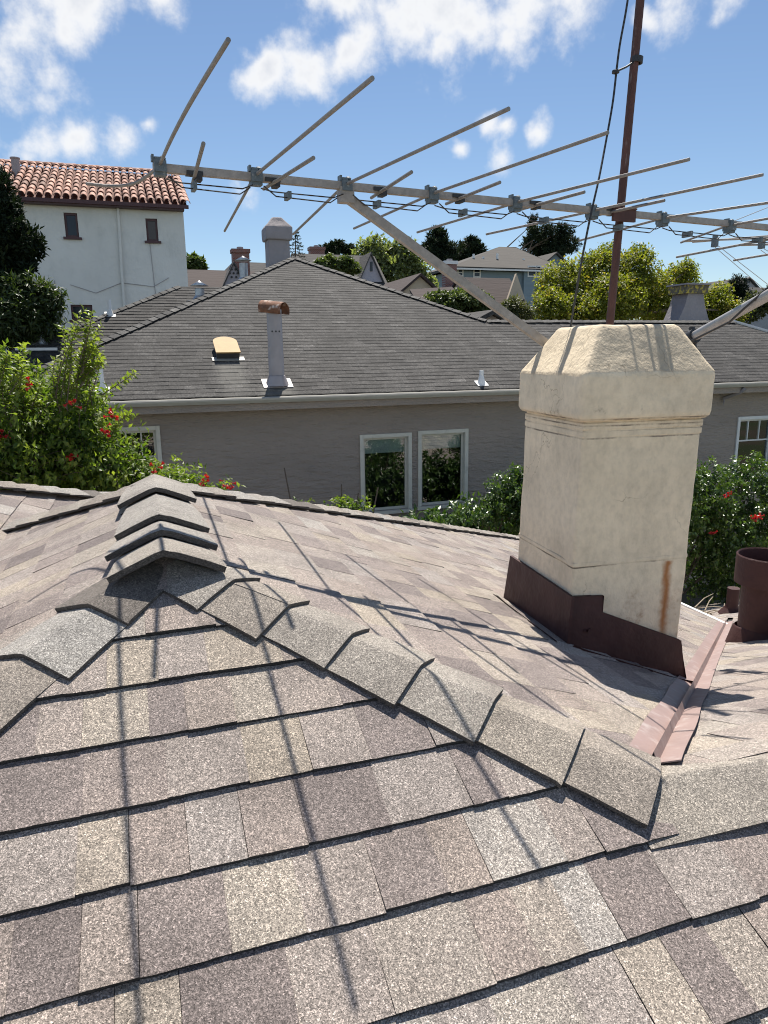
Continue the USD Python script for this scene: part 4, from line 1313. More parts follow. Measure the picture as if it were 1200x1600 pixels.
# its rear left wing: lower hip roof seen beyond the left hip
mb = MB()
yv = 19.5
e0 = at_y(28, 546, yv)
r0 = at_y(278, 448, 22.2)
r1 = at_y(345, 444, 22.2)
lw = [e0, at_y(420, 546, yv), r1, r0]
zm_ = (r0[2] - e0[2]) / (22.2 - yv)
zlw = lambda x, y: e0[2] + zm_ * (y - yv)
rh = thing('rear_hip_roof_house', 'grey shingle hip roof house between the pale stucco house and nearer grey roof', 'house', (r0[0], 22, 0))
hk = (r0 - e0) / (22.2 - yv)
elow = e0 - hk * 2.6
poly = [(elow[0], yv - 2.6), (r1[0] + .4, yv - 2.6), (r1[0] + .4, 22.2), (r0[0], 22.2)]
mb.prism([(x, y, zlw(x, y) - .02) for x, y in poly], (0, 0, -.1))
sp = mb.obj('front_slope', M_DECK, rh)
it = []
shingle_slope(sp, zlw, poly, (1, 0), (0, 1), e=.15, wmin=.28, wmax=.34, seed=61, collect=it, tones=(.45, .16), thick=(.012, .02), gap=.0008)
mb = MB()
for V, f, t, _ in it:
    mb.add(V, f, t)
mb.obj('shingles', M_NSH, sp, kind='stuff')
mb = MB()
mb.prism([(elow[0], yv - 2.6, zlw(0, yv - 2.6) - .02), (r0[0], 22.2, zlw(0, 22.2) - .02), (elow[0], 27, zlw(0, yv - 2.6) - .02)], (0, 0, -.1))
mb.prism([(r0[0], 22.2, zlw(0, 22.2) - .02), (r1[0] + .4, 22.2, zlw(0, 22.2) - .02), (r1[0] + .4, 25, e0[2] - .02), (e0[0], 25, e0[2] - .02)], (0, 0, -.1))
mb.obj('rear_slope', M_NSH, rh)
hip_caps((elow[0], yv - 2.6, zlw(0, yv - 2.6) + .02), (r0[0], 22.2, zlw(0, 22.2) + .02), zlw, lambda x, y: e0[2] + .5 * (x - e0[0]), (1, -1), (-1, 1), 62, rh, expo=.24)
mb = MB()
mb.box((e0[0] + .4, yv + .4, .2), (r1[0] + .3, 24.6, e0[2] - .1))
mb.obj('wall', M_STUCCO_N, rh)
mb = MB()
mb.box((e0[0] - .05, yv - .1, e0[2] - .03), (at_y(90, 544, yv)[0], yv, e0[2] + .035))
mb.obj('step_flashing', M_WHITE, rh)
slw = nrm([0, -zm_, 1])
for px, py in ((66, 535), (172, 492)):
    b = on_plane(px, py, np.array([0, -zm_, 1.0]), e0[2] - zm_ * yv)
    jack('pipe_jack', b, .05, .42, rh, M_WHITE if px > 100 else M_GALV, slope=slw)

# ------------------------------------------------------------------ white house with clay tile roof
YH = 28.0
P_ = lambda px, py, y=YH: at_y(px, py, y)
wx1 = P_(291, 400)[0]
wx0 = -6.5
ez = P_(170, 316)[2]
wh = thing('tile_roof_house', 'tall pale stucco house with red clay barrel tile roof', 'house', ((wx0 + wx1) / 2, YH, 1))
ww = []
for x0, y0, x1, y1 in ((99, 332, 124, 371), (227, 341, 248, 377), (110, 476, 146, 500)):
    a_, b_ = P_(x0, y0), P_(x1, y1)
    ww.append((a_[0], b_[0], b_[2], a_[2]))
mb = MB()
zt = ez + .1
mb.box((wx0, YH + .22, .5), (wx1, YH + 7.0, zt))
def wall_with_holes(mb, x0, x1, z0, z1, y0, y1, holes):
    xs = sorted({x0, x1, *[h[0] for h in holes], *[h[1] for h in holes]})
    for a_, b_ in zip(xs[:-1], xs[1:]):
        zs = [z0]
        for h in sorted(holes, key=lambda h: h[2]):
            if h[0] < (a_ + b_) / 2 < h[1]:
                zs += [h[2], h[3]]
        zs.append(z1)
        for k in range(0, len(zs), 2):
            mb.box((a_, y0, zs[k]), (b_, y1, zs[k + 1]))
wall_with_holes(mb, wx0, wx1, .5, zt, YH, YH + .218, ww)
gz = 2.05
mb.prism([(wx1 - .15, YH, zt), (wx1 - .15, YH + 7, zt), (wx1 - .15, YH + 3.5, zt + gz * .64)], (.15, 0, 0))
mb.obj('wall', M_WSTUCCO, wh)
for (a_, b_, z0, z1) in ww:
    mb = MB()
    f_ = .07
    mb.box((a_, YH + .06, z0), (a_ + f_, YH + .16, z1))
    mb.box((b_ - f_, YH + .06, z0), (b_, YH + .16, z1))
    mb.box((a_ + f_, YH + .06, z0), (b_ - f_, YH + .16, z0 + f_))
    mb.box((a_ + f_, YH + .06, z1 - f_), (b_ - f_, YH + .16, z1))
    w_ = mb.obj('window', M_MAROON, wh)
    mb = MB()
    mb.box((a_ + f_, YH + .1, z0 + f_), (b_ - f_, YH + .115, z1 - f_))
    mb.obj('pane', M_FARGLASS, w_)
    mb = MB()
    mb.box((a_ - .08, YH - .08, z0 - .08), (b_ + .08, YH + .1, z0 - .002))
    mb.obj('sill', M_MAROON, w_)
    mb = MB()
    mb.box((a_ + .01, YH + .19, z0 + .01), (b_ - .01, YH + .2, z1 - .01))
    mb.obj('backing', M_DARKROOM, w_)
# tiles
ts = .42
tu = nrm([0, 1, ts])
tn = nrm([0, -ts, 1])
eo = np.array([0, YH - .35, ez + .02])
ridge_len = 5.2
mb = MB()
xa, xb = wx0 - .2, wx1 + .12
mb.prism([eo + [xa, 0, -.06], eo + [xb, 0, -.06], eo + tu * ridge_len + [xb, 0, -.06], eo + tu * ridge_len + [xa, 0, -.06]], -tn * .1)
rd = eo + tu * ridge_len
mb.prism([rd + [xa, 0, -.06], rd + [xb, 0, -.06], rd + [xb, ridge_len * .92, -ts * ridge_len * .92 - .06], rd + [xa, ridge_len * .92, -ts * ridge_len * .92 - .06]], (0, 0, -.1))
tr = mb.obj('tile_roof', M_TILEPAN, wh)
rt = np.random.default_rng(71)
step, pitch = .272, .62
nrow = int(ridge_len / pitch)
xs_ = np.arange(xb - .12, P_(-25, 300)[0], -step)


def barrel(c0, ax_, side, up_, r0_, r1_, ln, tk=.018, seg=7):
    V = []
    for d_, r_ in ((0, r0_), (ln, r1_)):
        for rr in (r_, r_ - tk):
            for t_ in np.linspace(0, math.pi, seg + 1):
                V.append(c0 + ax_ * d_ + side * math.cos(t_) * rr + up_ * math.sin(t_) * rr)
    n_ = seg + 1
    F = []
    for j in range(seg):
        F += [[j, j + 1, 2 * n_ + j + 1, 2 * n_ + j], [n_ + j + 1, n_ + j, 3 * n_ + j, 3 * n_ + j + 1], [j + 1, j, n_ + j, n_ + j + 1]]
    return np.array(V), np.array(F)


count = 0
extra = MB()
for row in range(nrow + 1):
    for x_ in xs_:
        ln = pitch + .06
        st = row * pitch - .12
        if st > ridge_len - .2:
            continue
        ln = min(ln, ridge_len + .05 - st)
        base = eo + tu * st + np.array([x_ + rt.uniform(-.012, .012), 0, 0]) + tn * (.028 - .0)
        V, F = barrel(base + tn * .03, nrm(tu - tn * .045), np.array([1, 0, 0]), tn, .112, .095, ln)
        tone = float(np.clip(rt.normal(.5, .25), 0, 1))
        if count < 296:
            obj('tile', (V, F), M_TILE, tr, smooth=40, tone=tone)
            count += 1
        else:
            extra.add(V, F, tone)
for x_ in np.arange(xb, P_(-25, 300)[0], -.42):
    V, F = barrel(rd + np.array([x_, 0, .02]), np.array([-1.0, 0, 0]), np.array([0, 1.0, 0]), np.array([0, 0, 1.0]), .14, .125, .46)
    extra.add(V, F, float(np.clip(rt.normal(.45, .2), 0, 1)))
for k in range(nrow):
    V, F = barrel(eo + tu * (k * pitch - .1) + np.array([xb, 0, .02]), nrm(tu), np.array([1.0, 0, 0]), tn, .12, .105, pitch + .05)
    extra.add(V, F, .5)
extra.obj('edge_tiles', M_TILE, tr, kind='stuff')
mb = MB()
mb.box((xa, YH - .42, ez - .16), (xb + .05, YH - .36, ez - .04))
mb.box((xa, YH - .36, ez - .2), (xb - .1, YH + .0, ez - .1))
mb.obj('eave_board', M_MAROON, wh)
mb = MB()
dpt = [P_(184, 322), P_(187, 370), P_(190, 420), P_(194.5, 480), P_(197, 520)]
mb.tube([p + [0, -.07, 0] for p in dpt], .05, 8)
mb.obj('downspout', M_WSTUCCO, wh, smooth=40)
for pts in ([(234, 380), (243, 460), (245, 475)], [(110, 445), (150, 458), (190, 442), (240, 448), (264, 434)], [(85, 438), (88, 455)]):
    mb = MB()
    mb.tube([P_(*p) + [0, -.02, 0] for p in pts], .009, 6)
    mb.obj('wall_cable', M_CEMENT, wh)
cq = P_(23, 245, 30.5)
mb = MB()
mb.lathe(cq + np.array([0, 0, -.8]), (0, 0, 1), [(.14, 0), (.14, .72), (.17, .73), (.17, .77), (.12, .77)], 14)
mb.obj('roof_vent', M_CEMENT, wh, smooth=40)


# ------------------------------------------------------------------ far houses
def roof_mat(name, col):
    return simple(name, col, rough=.9, vary=.22, scale=2.2, bump=.5, bscale=5, bdist=.05, stretch=(.3, .3, 3.2))


M_RBROWN = roof_mat('brown_far_roof', (.032, .020, .018))
M_RGREY = roof_mat('grey_far_roof', (.055, .053, .051))
M_RTAUPE = roof_mat('taupe_far_roof', (.048, .043, .037))
M_BLUE = simple('blue_clapboard', (.155, .205, .235), rough=.8, vary=.08, scale=2, bump=.5, bscale=6, bdist=.04, stretch=(.1, .1, 3))
M_BEIGE = simple('beige_wall', (.40, .33, .245), rough=.9, vary=.1, scale=1)
M_LILAC = simple('lilac_wall', (.32, .31, .34), rough=.9, vary=.08, scale=1)
M_GREYW = simple('grey_wall', (.28, .28, .29), rough=.9, vary=.08, scale=1)


def plain_window(parent, x0, x1, z0, z1, y, mat=M_WHITE):
    mb = MB()
    f_ = .09
    mb.box((x0 - f_, y - .06, z0 - f_), (x0, y + .02, z1 + f_))
    mb.box((x1, y - .06, z0 - f_), (x1 + f_, y + .02, z1 + f_))
    mb.box((x0, y - .06, z0 - f_), (x1, y + .02, z0))
    mb.box((x0, y - .06, z1), (x1, y + .02, z1 + f_))
    mb.box((x0, y - .05, (z0 + z1) / 2 - .025), (x1, y + .02, (z0 + z1) / 2 + .025))
    w_ = mb.obj('window', mat, parent)
    mb = MB()
    mb.box((x0, y - .02, z0), (x1, y - .012, z1))
    mb.obj('pane', M_FARGLASS, w_)




def brick_chimney(parent, px0, px1, py0, y, zlow, top=M_BRICK):
    a_, b_ = at_y(px0, py0, y), at_y(px1, py0, y)
    mb = MB()
    d = (b_[0] - a_[0]) * .7
    mb.box((a_[0], y, zlow), (b_[0], y + d, a_[2] - .22))
    c = mb.obj('chimney', M_BRICK, parent)
    mb = MB()
    mb.box((a_[0] - .05, y - .05, a_[2] - .22), (b_[0] + .05, y + d + .05, a_[2] - .04))
    mb.obj('chimney_crown', top, c)
    mb = MB()
    cx = (a_[0] + b_[0]) / 2
    mb.lathe((cx, y + d / 2, a_[2] - .06), (0, 0, 1), [(.18, 0), (.16, .14), (.12, .14)], 10)
    mb.obj('chimney_pot', M_CEMENT, c)


def gable(parent_label, name, y, px_ridge, ridge_axis, half, rise, length, wall_h, wallm, roofm, cat='house', over=.3):
    """A gabled block: px_ridge = (pixel of the nearest/left ridge end). ridge_axis 'x' or 'y'."""
    r = at_y(*px_ridge, y)
    h = thing(name, parent_label, cat, (r[0], y, float(ground_z(r[0], y))))
    ax = np.array([1.0, 0, 0]) if ridge_axis == 'x' else np.array([0, 1.0, 0])
    sd = np.array([0, -1.0, 0]) if ridge_axis == 'x' else np.array([1.0, 0, 0])
    dn = np.array([0, 0, -1.0])
    for s_ in (1, -1):
        mb = MB()
        k = (half + over) / half
        p0, p1 = r - ax * over, r + ax * (length + over)
        e = sd * s_ * half * k + dn * rise * k
        mb.prism([p0, p1, p1 + e, p0 + e], (0, 0, -.14))
        mb.obj('roof_slope', roofm, h)
    zb = r[2] - rise
    mb = MB()
    for d in (0.0, length - .15):
        c = r + ax * d
        g = [c + dn * .16, c + sd * half + dn * (rise + .16), c - sd * half + dn * (rise + .16)]
        mb.prism(g, ax * .15)
    lo = r - sd * half
    hi = r + sd * half + ax * length
    mb.box((min(lo[0], hi[0]), min(lo[1], hi[1]), float(ground_z(r[0], y)) - .3), (max(lo[0], hi[0]), max(lo[1], hi[1]), zb - .16))
    mb.obj('wall', wallm, h)
    return h, r


# brown roofed house beside the white one
h, r = gable('low brown roofed house just right of the tall pale house', 'brown_roof_house', 40, (292, 421), 'x', 4.5, 2.2, 3.2, 3, M_LILAC, M_RBROWN)
# gable with dovecote holes and brick chimney
h, r = gable('small gabled house with dovecote holes and a brick chimney on top', 'dovecote_gable_house', 38, (365, 408), 'y', .78, 1.5, 7, 3, M_LILAC, M_RGREY, over=.12)
for px, py in ((362, 421), (368, 421), (359, 427), (365, 427), (371, 427), (362, 433), (369, 433)):
    q = at_y(px, py, 38)
    mb = MB()
    mb.lathe((q[0], 37.985, q[2]), (0, -1, 0), [(0, .0), (.055, .0), (.055, .04), (0, .04)], 8)
    mb.obj('dovecote_hole', M_BLACK, h)
brick_chimney(h, 363, 389, 387, 38.6, 7.0)
r2 = at_y(376, 409, 41)
mb = MB()
mb.prism([r2, r2 + [2.9, 0, -.05], r2 + [2.9, -2.6, -1.9], r2 + [0, -2.6, -1.9]], (0, 0, -.15))
mb.prism([r2, r2 + [2.9, 0, -.05], r2 + [2.9, 2.6, -1.9], r2 + [0, 2.6, -1.9]], (0, 0, -.15))
mb.obj('roof_slope', M_RGREY, h)
# grey gabled house
h, r = gable('grey gabled house with lilac end wall and brick chimney behind the peak', 'lilac_gable_house', 46, (462, 396), 'x', 3.4, 2.5, 4.85, 3, M_LILAC, M_RGREY)
brick_chimney(h, 485, 507, 384, 46.5, 8)
gx_ = r[0] + 4.85
mb = MB()
# end gable seen obliquely
h2, r2 = gable('pale gable end wall with a narrow slit window beside leafy trees', 'slit_window_gable', 43.5, (579, 394), 'y', .95, 2.0, 4, 3, M_LILAC, M_RGREY, over=.15)
q0, q1 = at_y(578, 409, 43.5), at_y(582, 424, 43.5)
mb = MB()
mb.box((q0[0], 43.46, q1[2]), (q1[0], 43.5, q0[2]))
mb.obj('slit_window', M_FARGLASS, h2)
# brown roofs with beige gable
h, r = gable('brown shingle house with beige gable end in front of the blue house', 'beige_gable_house', 37, (716, 433), 'x', 2.9, 2.1, 3.0, 3, M_BEIGE, M_RBROWN, over=.12)
g0 = at_y(806, 428, 37)
mb = MB()
mb.prism([at_y(807, 427, 34.6), at_y(790, 478, 34.2), at_y(824, 478, 35.6)], (.12, .4, 0))
mb.obj('gable_wall', M_BEIGE, h)
brick_chimney(h, 696, 714, 406, 38.5, 6, top=M_WHITE)
h, r = gable('dark brown roof with a little peak left of the leaning brace', 'brown_peak_house', 34.5, (656, 427), 'y', 1.9, 1.5, 5, 3, M_BEIGE, M_RBROWN, over=.2)
mb = MB()
p0 = at_y(640, 452, 33.0); p1 = at_y(706, 448, 33.5)
mb.prism([p0, p1, p1 + [.2, -2, -1.0], p0 + [-.2, -2, -1.0]], (0, 0, -.12))
mb.obj('porch_roof', M_RBROWN, h)
# the blue house: hip roof, two windows on each face
yb = 52.0
a_, b_ = at_y(706, 416, yb), at_y(884, 418, yb)
top0, top1 = at_y(780, 386, yb + 5.0), at_y(806, 386, yb + 5.0)
ze_ = a_[2]
bh = thing('blue_house', 'two storey blue house with grey hip roof and white framed windows', 'house', ((a_[0] + b_[0]) / 2, yb, 3))
ctr = (a_ + b_) / 2
Y0, Y1 = yb, yb + 10
mb = MB()
E = [np.array([a_[0], Y0, ze_]), np.array([b_[0], Y0, ze_]), np.array([b_[0], Y1, ze_]), np.array([a_[0], Y1, ze_])]
for poly in ([E[0], E[1], top1, top0], [E[1], E[2], top1], [E[2], E[3], top0, top1], [E[3], E[0], top0]):
    mb.prism(poly, (0, 0, -.2))
mb.obj('roof', M_RTAUPE, bh)
mb = MB()
xc = at_y(822, 430, yb)[0]
mb.box((a_[0] + .5, Y0 + .6, 2.0), (xc, Y1 - .5, ze_ - .2))
mb.box((xc + .002, Y0 + .3, 2.0), (b_[0] - .4, Y1 - .5, ze_ - .2))
mb.obj('wall', M_BLUE, bh)
mb = MB()
mb.box((a_[0] - .02, Y0 - .06, ze_ - .22), (b_[0] + .02, Y0, ze_ - .10))
mb.obj('gutter', M_WHITE, bh)
for (x0, y0, x1, y1, dy) in ((716, 422, 722, 430, .6), (741, 420, 749, 432, .6), (826, 417, 836, 431, .3), (839, 417, 843, 431, .3), (850, 419, 860, 432, .3)):
    q0, q1 = at_y(x0, y0, yb + dy), at_y(x1, y1, yb + dy)
    plain_window(bh, q0[0], q1[0], q1[2], q0[2], yb + dy)
for px, py in ((740, 400), (755, 404), (752, 407), (818, 407), (777, 399)):
    q = at_y(px, py, yb + 2.0)
    mb = MB()
    mb.lathe(q - np.array([0, 0, .3]), (0, 0, 1), [(.1, 0), (.1, .45), (0, .45)], 8)
    mb.obj('roof_vent', M_WHITE, bh)
h, r = gable('grey green gabled house half hidden behind the yellow green tree', 'green_gable_house', 60, (868, 394), 'y', 2.2, 1.7, 8, 3, M_BLUE, M_RTAUPE, over=.3)
q0, q1 = at_y(884, 424, 59.95), at_y(893, 432, 59.95)
plain_window(h, q0[0], q1[0], q1[2], q0[2], 60)
# right edge
h, r = gable('grey gabled house on the slope at the right edge', 'grey_gable_house', 58, (1169, 433), 'y', 1.55, 1.1, 6, 3, M_GREYW, M_RGREY, over=.25)
q = at_y(1169, 439, 58)
mb = MB(); mb.box((q[0] - .2, 57.95, q[2] - .2), (q[0] + .2, 58.0, q[2] + .12)); mb.obj('attic_window', M_FARGLASS, h)
h, r = gable('dark grey roofed house below the gable at the right edge', 'dark_roof_house', 55, (1172, 449), 'x', 2.6, 1.9, 9, 3, M_GREYW, M_RGREY)
h, r = gable('reddish roofed house behind the dark cypress at right', 'red_roof_house', 66, (1138, 448), 'x', 3, 1.6, 3.0, 3, M_BEIGE, M_RBROWN)
# roof wing behind brace with grey hips
h, r = gable('grey shingle roof peak beyond the ridge beside the leaning brace', 'grey_peak_house', 20.5, (768, 484), 'y', 1.5, .72, 6, 3, M_STUCCO_N, M_NSH, over=.2)

# ------------------------------------------------------------------ plants
def L_(name, *stops, trans=.35, rough=.45, spec=.5):
    return leaf_material(name, list(stops), trans, rough, spec)


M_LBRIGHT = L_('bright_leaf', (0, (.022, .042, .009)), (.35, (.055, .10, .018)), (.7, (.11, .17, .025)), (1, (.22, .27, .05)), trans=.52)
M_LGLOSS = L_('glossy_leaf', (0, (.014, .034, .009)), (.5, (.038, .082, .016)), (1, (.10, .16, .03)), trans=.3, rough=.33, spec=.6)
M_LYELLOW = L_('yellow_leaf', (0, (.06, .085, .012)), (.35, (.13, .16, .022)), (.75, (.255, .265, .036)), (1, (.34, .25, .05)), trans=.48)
M_LDARK = L_('dark_needle', (0, (.006, .012, .006)), (.6, (.014, .026, .012)), (1, (.028, .042, .016)), trans=.12, rough=.7, spec=.2)
M_LPINE = L_('pine_needle', (0, (.010, .020, .010)), (.6, (.022, .036, .018)), (1, (.04, .058, .028)), trans=.15, rough=.7, spec=.2)
M_LMID = L_('mid_leaf', (0, (.03, .05, .014)), (.5, (.075, .11, .03)), (1, (.14, .17, .055)), trans=.35)
M_LOLIVE = L_('olive_leaf', (0, (.035, .045, .018)), (.5, (.08, .095, .035)), (1, (.15, .15, .06)), trans=.3)
M_LPALE = L_('pale_leaf', (0, (.06, .085, .03)), (.5, (.13, .165, .065)), (1, (.22, .25, .11)), trans=.45)
M_PETAL = leaf_material('red_petal', [(0, (.33, .008, .02)), (.5, (.52, .02, .025)), (1, (.6, .05, .04))], .3)
M_ORANGE = leaf_material('orange_leaf', [(0, (.28, .06, .02)), (1, (.5, .16, .04))], .35)


def leaves(pos, axis, nrm_, ln, wd, tone):
    """Folded diamond leaves, four triangles each, vectorised."""
    pos, axis, nrm_ = map(np.asarray, (pos, axis, nrm_))
    n = len(pos)
    axis = axis / (np.linalg.norm(axis, axis=1, keepdims=True) + 1e-9)
    sd = np.cross(axis, nrm_)
    sd /= np.linalg.norm(sd, axis=1, keepdims=True) + 1e-9
    up_ = np.cross(sd, axis)
    ln, wd = np.broadcast_to(ln, (n,))[:, None], np.broadcast_to(wd, (n,))[:, None]
    base = pos
    tip = pos + axis * ln - up_ * ln * .18
    mid = pos + axis * ln * .48
    l_ = pos + axis * ln * .42 + sd * wd + up_ * wd * .45
    r_ = pos + axis * ln * .42 - sd * wd + up_ * wd * .45
    V = np.stack([base, l_, tip, r_, mid], 1).reshape(-1, 3)
    k = (np.arange(n) * 5)[:, None]
    F = np.concatenate([k + [0, 4, 1], k + [1, 4, 2], k + [0, 3, 4], k + [3, 2, 4]])
    return V, F, np.repeat(tone, 5)


def rand_dirs(n, r):
    d = r.normal(size=(n, 3))
    return d / np.linalg.norm(d, axis=1, keepdims=True)


def in_lobes(lobes, n, r, shell=.55):
    """Points in the union of ellipsoids, mostly towards their surfaces. Returns positions, outward directions."""
    lobes = np.array(lobes, float)
    vol = np.prod(lobes[:, 3:6], axis=1) ** .72
    which = r.choice(len(lobes), n, p=vol / vol.sum())
    d = rand_dirs(n, r)
    rad = np.where(r.random(n) < .72, r.uniform(shell, 1.0, n), r.uniform(.2, 1, n))
    L = lobes[which]
    p = L[:, :3] + d * L[:, 3:6] * rad[:, None]
    # lumps and gaps
    p += d * ((meshkit.fbm(p * (2.2 / np.mean(lobes[:, 3:6])), 3, 5) - .5) * .55)[:, None] * L[:, 3:6]
    return p, nrm_rows(d / L[:, 3:6]), rad


def nrm_rows(a):
    return a / (np.linalg.norm(a, axis=1, keepdims=True) + 1e-9)


def shoot_bush(name, label, category, lobes, base, n_shoots, leaves_per, ln, wd, mat, seed, length=(.25, .6), stem_r=.004, group=None, tall=(), droop=.25, tone_mean=.5, flowers=(), stems=6):
    """A bush of leafy shoots that start inside the lobes and run outwards and upwards."""
    r = np.random.default_rng(seed)
    b = thing(name, label, category, base, group)
    p, d, rad = in_lobes(lobes, n_shoots, r, .5)
    d = nrm_rows(d * .8 + np.array([0, 0, .55]) + r.normal(size=p.shape) * .35)
    LN = r.uniform(*length, n_shoots)
    LP, LA, LNr, LT = [], [], [], []
    smb = MB()

    def shoot(p0, d0, L, m, tb):
        t = np.linspace(0, 1, m)
        perp = nrm(np.cross(d0, r.normal(size=3)))
        pts = p0 + d0 * L * t[:, None] + np.array([0, 0, -1.0]) * (droop * L * t ** 2)[:, None] + perp * (.1 * L * np.sin(t * 2.5))[:, None]
        tan = nrm_rows(np.gradient(pts, axis=0))
        a = r.uniform(0, 6.28)
        for k in range(1, m):
            a += 2.4
            o = nrm(np.cross(tan[k], [math.cos(a), math.sin(a), .3]))
            ax_ = nrm(tan[k] * .55 + o * .9 + np.array([0, 0, -.12]))
            LP.append(pts[k]); LA.append(ax_); LNr.append(nrm(np.array([0, 0, .8]) + tan[k] * .3 + r.normal(size=3) * .45))
            LT.append(np.clip(tb + .28 * (t[k] - .4) + r.normal(0, .13), 0, 1))
        return pts
    for i in range(n_shoots):
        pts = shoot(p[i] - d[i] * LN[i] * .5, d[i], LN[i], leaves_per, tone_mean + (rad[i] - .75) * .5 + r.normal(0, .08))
        if i % 4 == 0:
            smb.tube(pts[::3], np.linspace(stem_r, stem_r * .4, len(pts[::3])), 4, cap=False)
    for (p0, d0, L, m) in tall:
        pts = shoot(np.asarray(p0, float), nrm(d0), L, m, tone_mean + .3)
        smb.tube(pts[::3], np.linspace(stem_r * 1.6, stem_r * .5, len(pts[::3])), 5, cap=False)
    for k in range(stems):
        L = lobes[k % len(lobes)]
        e = np.array(L[:3]) + r.normal(size=3) * .2
        s0 = np.array(base) + np.array([r.normal() * .15, r.normal() * .15, 0])
        mid = (s0 + e) / 2 + r.normal(size=3) * .12
        smb.tube([s0, mid, e], [.03, .02, .008], 6, cap=False)
    smb.obj('stems', M_BARK, b)
    n = len(LP)
    V, F, T = leaves(LP, LA, LNr, ln * r.uniform(.6, 1.2, n), wd * r.uniform(.7, 1.2, n), np.array(LT))
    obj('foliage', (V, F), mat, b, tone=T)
    for q in flowers:
        q = np.asarray(q, float)
        mbf = MB()
        for _ in range(6):
            a = nrm(r.normal(size=3) + np.array([0, -.5, .4]))
            o = q + r.normal(size=3) * .015
            mbf.lathe(o, a, [(.003, 0), (.005, .026), (.010, .042), (.018, .05)], 6, tone=r.uniform(0, 1))
        mbf.obj('flower_cluster', M_PETAL, b)
    return b


def tree(name, label, lobes, base, n, ln, wd, mat, seed, trunk=.2, shell=.5, up_bias=.3, tone_mean=.5, group=None, category='tree', cluster=7, spread=.22, limbs=None):
    """Trunk with limbs to each lobe; the crown is small leaf clusters spread through uneven lobes."""
    r = np.random.default_rng(seed)
    lobes = np.array(lobes, float)
    t = thing(name, label, category, base, group)
    mb = MB()
    top = np.array([lobes[:, 0].mean(), lobes[:, 1].mean(), lobes[:, 2].mean()])
    b0 = np.array(base, float)
    mid = b0 + (top - b0) * .5 + r.normal(size=3) * trunk * .6
    mb.tube([b0, mid, top], [trunk, trunk * .72, trunk * .3], 10)
    for L in lobes:
        s0 = b0 + (top - b0) * r.uniform(.4, .85)
        e = L[:3] + np.array([0, 0, L[5] * .25])
        m_ = (s0 + e) / 2 + r.normal(size=3) * np.linalg.norm(e - s0) * .07
        mb.tube([s0, m_, e], [trunk * .4, trunk * .25, trunk * .08], 6, cap=False)
    mb.obj('trunk', M_BARK, t)
    nc = n // cluster
    p, d, rad = in_lobes(lobes, nc, r, shell)
    size = np.mean(lobes[:, 3:6]) * spread
    P = np.repeat(p, cluster, 0) + r.normal(size=(nc * cluster, 3)) * size * .5
    D = np.repeat(d, cluster, 0)
    A_ = nrm_rows(D * .5 + rand_dirs(len(P), r) * .9 + np.array([0, 0, up_bias]))
    N_ = nrm_rows(D * .6 + np.array([0, 0, .6]) + rand_dirs(len(P), r) * .6)
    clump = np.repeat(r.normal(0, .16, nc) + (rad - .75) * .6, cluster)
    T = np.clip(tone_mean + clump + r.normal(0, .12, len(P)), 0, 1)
    V, F, T = leaves(P, A_, N_, ln * r.uniform(.6, 1.25, len(P)), wd * r.uniform(.7, 1.2, len(P)), T)
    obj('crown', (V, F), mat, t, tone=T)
    return t


def lobes_px(specs, y, depth=None, jitter=0.0):
    """(px, py, radius px across, radius px up) -> ellipsoids standing at distance y."""
    out = []
    r = np.random.default_rng(len(specs))
    for (px, py, rx, rz) in specs:
        c = at_y(px, py, y + r.uniform(-1, 1) * jitter)
        s = c[1] / FOCAL * 1.02
        a, b = rx * s, rz * s
        out.append((*c, a, depth if depth else max(a, b) * .9, b))
    return out


# left trumpet bush
yb1 = 7.6
lob = lobes_px([(20, 690, 85, 100), (95, 640, 70, 62), (100, 695, 80, 62), (160, 722, 56, 42), (215, 748, 46, 28), (60, 730, 95, 60), (8, 590, 24, 40), (285, 762, 36, 16), (142, 660, 28, 32), (185, 765, 120, 40), (250, 758, 56, 26), (320, 772, 40, 14)], yb1, jitter=.35)
tall = []
rt2 = np.random.default_rng(5)
for (x0, y0, x1, y1, yy) in [(95, 620, 130, 470, 7.2), (110, 620, 128, 500, 7.4), (120, 620, 150, 485, 7.3), (105, 640, 115, 530, 7.1), (135, 640, 160, 500, 7.5), (100, 600, 100, 470, 7.4), (125, 600, 140, 540, 7.2), (115, 580, 128, 462, 7.2), (140, 610, 165, 540, 7.4), (90, 640, 88, 560, 7.3),
                             (8, 640, 0, 520, 7.0), (12, 640, 18, 545, 7.1), (2, 600, 8, 535, 6.9), (25, 650, 40, 580, 7.1), (45, 660, 52, 600, 7.2), (170, 690, 190, 640, 7.3)]:
    p0, p1 = at_y(x0, y0, yy), at_y(x1, y1, yy)
    for _ in range(3):
        j_ = rt2.normal(size=3) * .05
        tall.append((p0 + j_, p1 - p0 + rt2.normal(size=3) * .06, np.linalg.norm(p1 - p0) * rt2.uniform(.85, 1.12), 34))
flo = [at_y(x, y, yb1 - .65) for x, y in [(47, 601), (113, 630), (176, 647), (163, 672), (112, 716), (243, 730), (320, 752), (357, 756), (6, 681)]]
shoot_bush('trumpet_vine_bush', 'bright leafy bush with red trumpet flowers left of the roof peak', 'bush', lob, (-2.3, 7.7, -.2), 1900, 14, .070, .018, M_LBRIGHT, 81, length=(.3, .65), tall=tall, flowers=flo, tone_mean=.58)
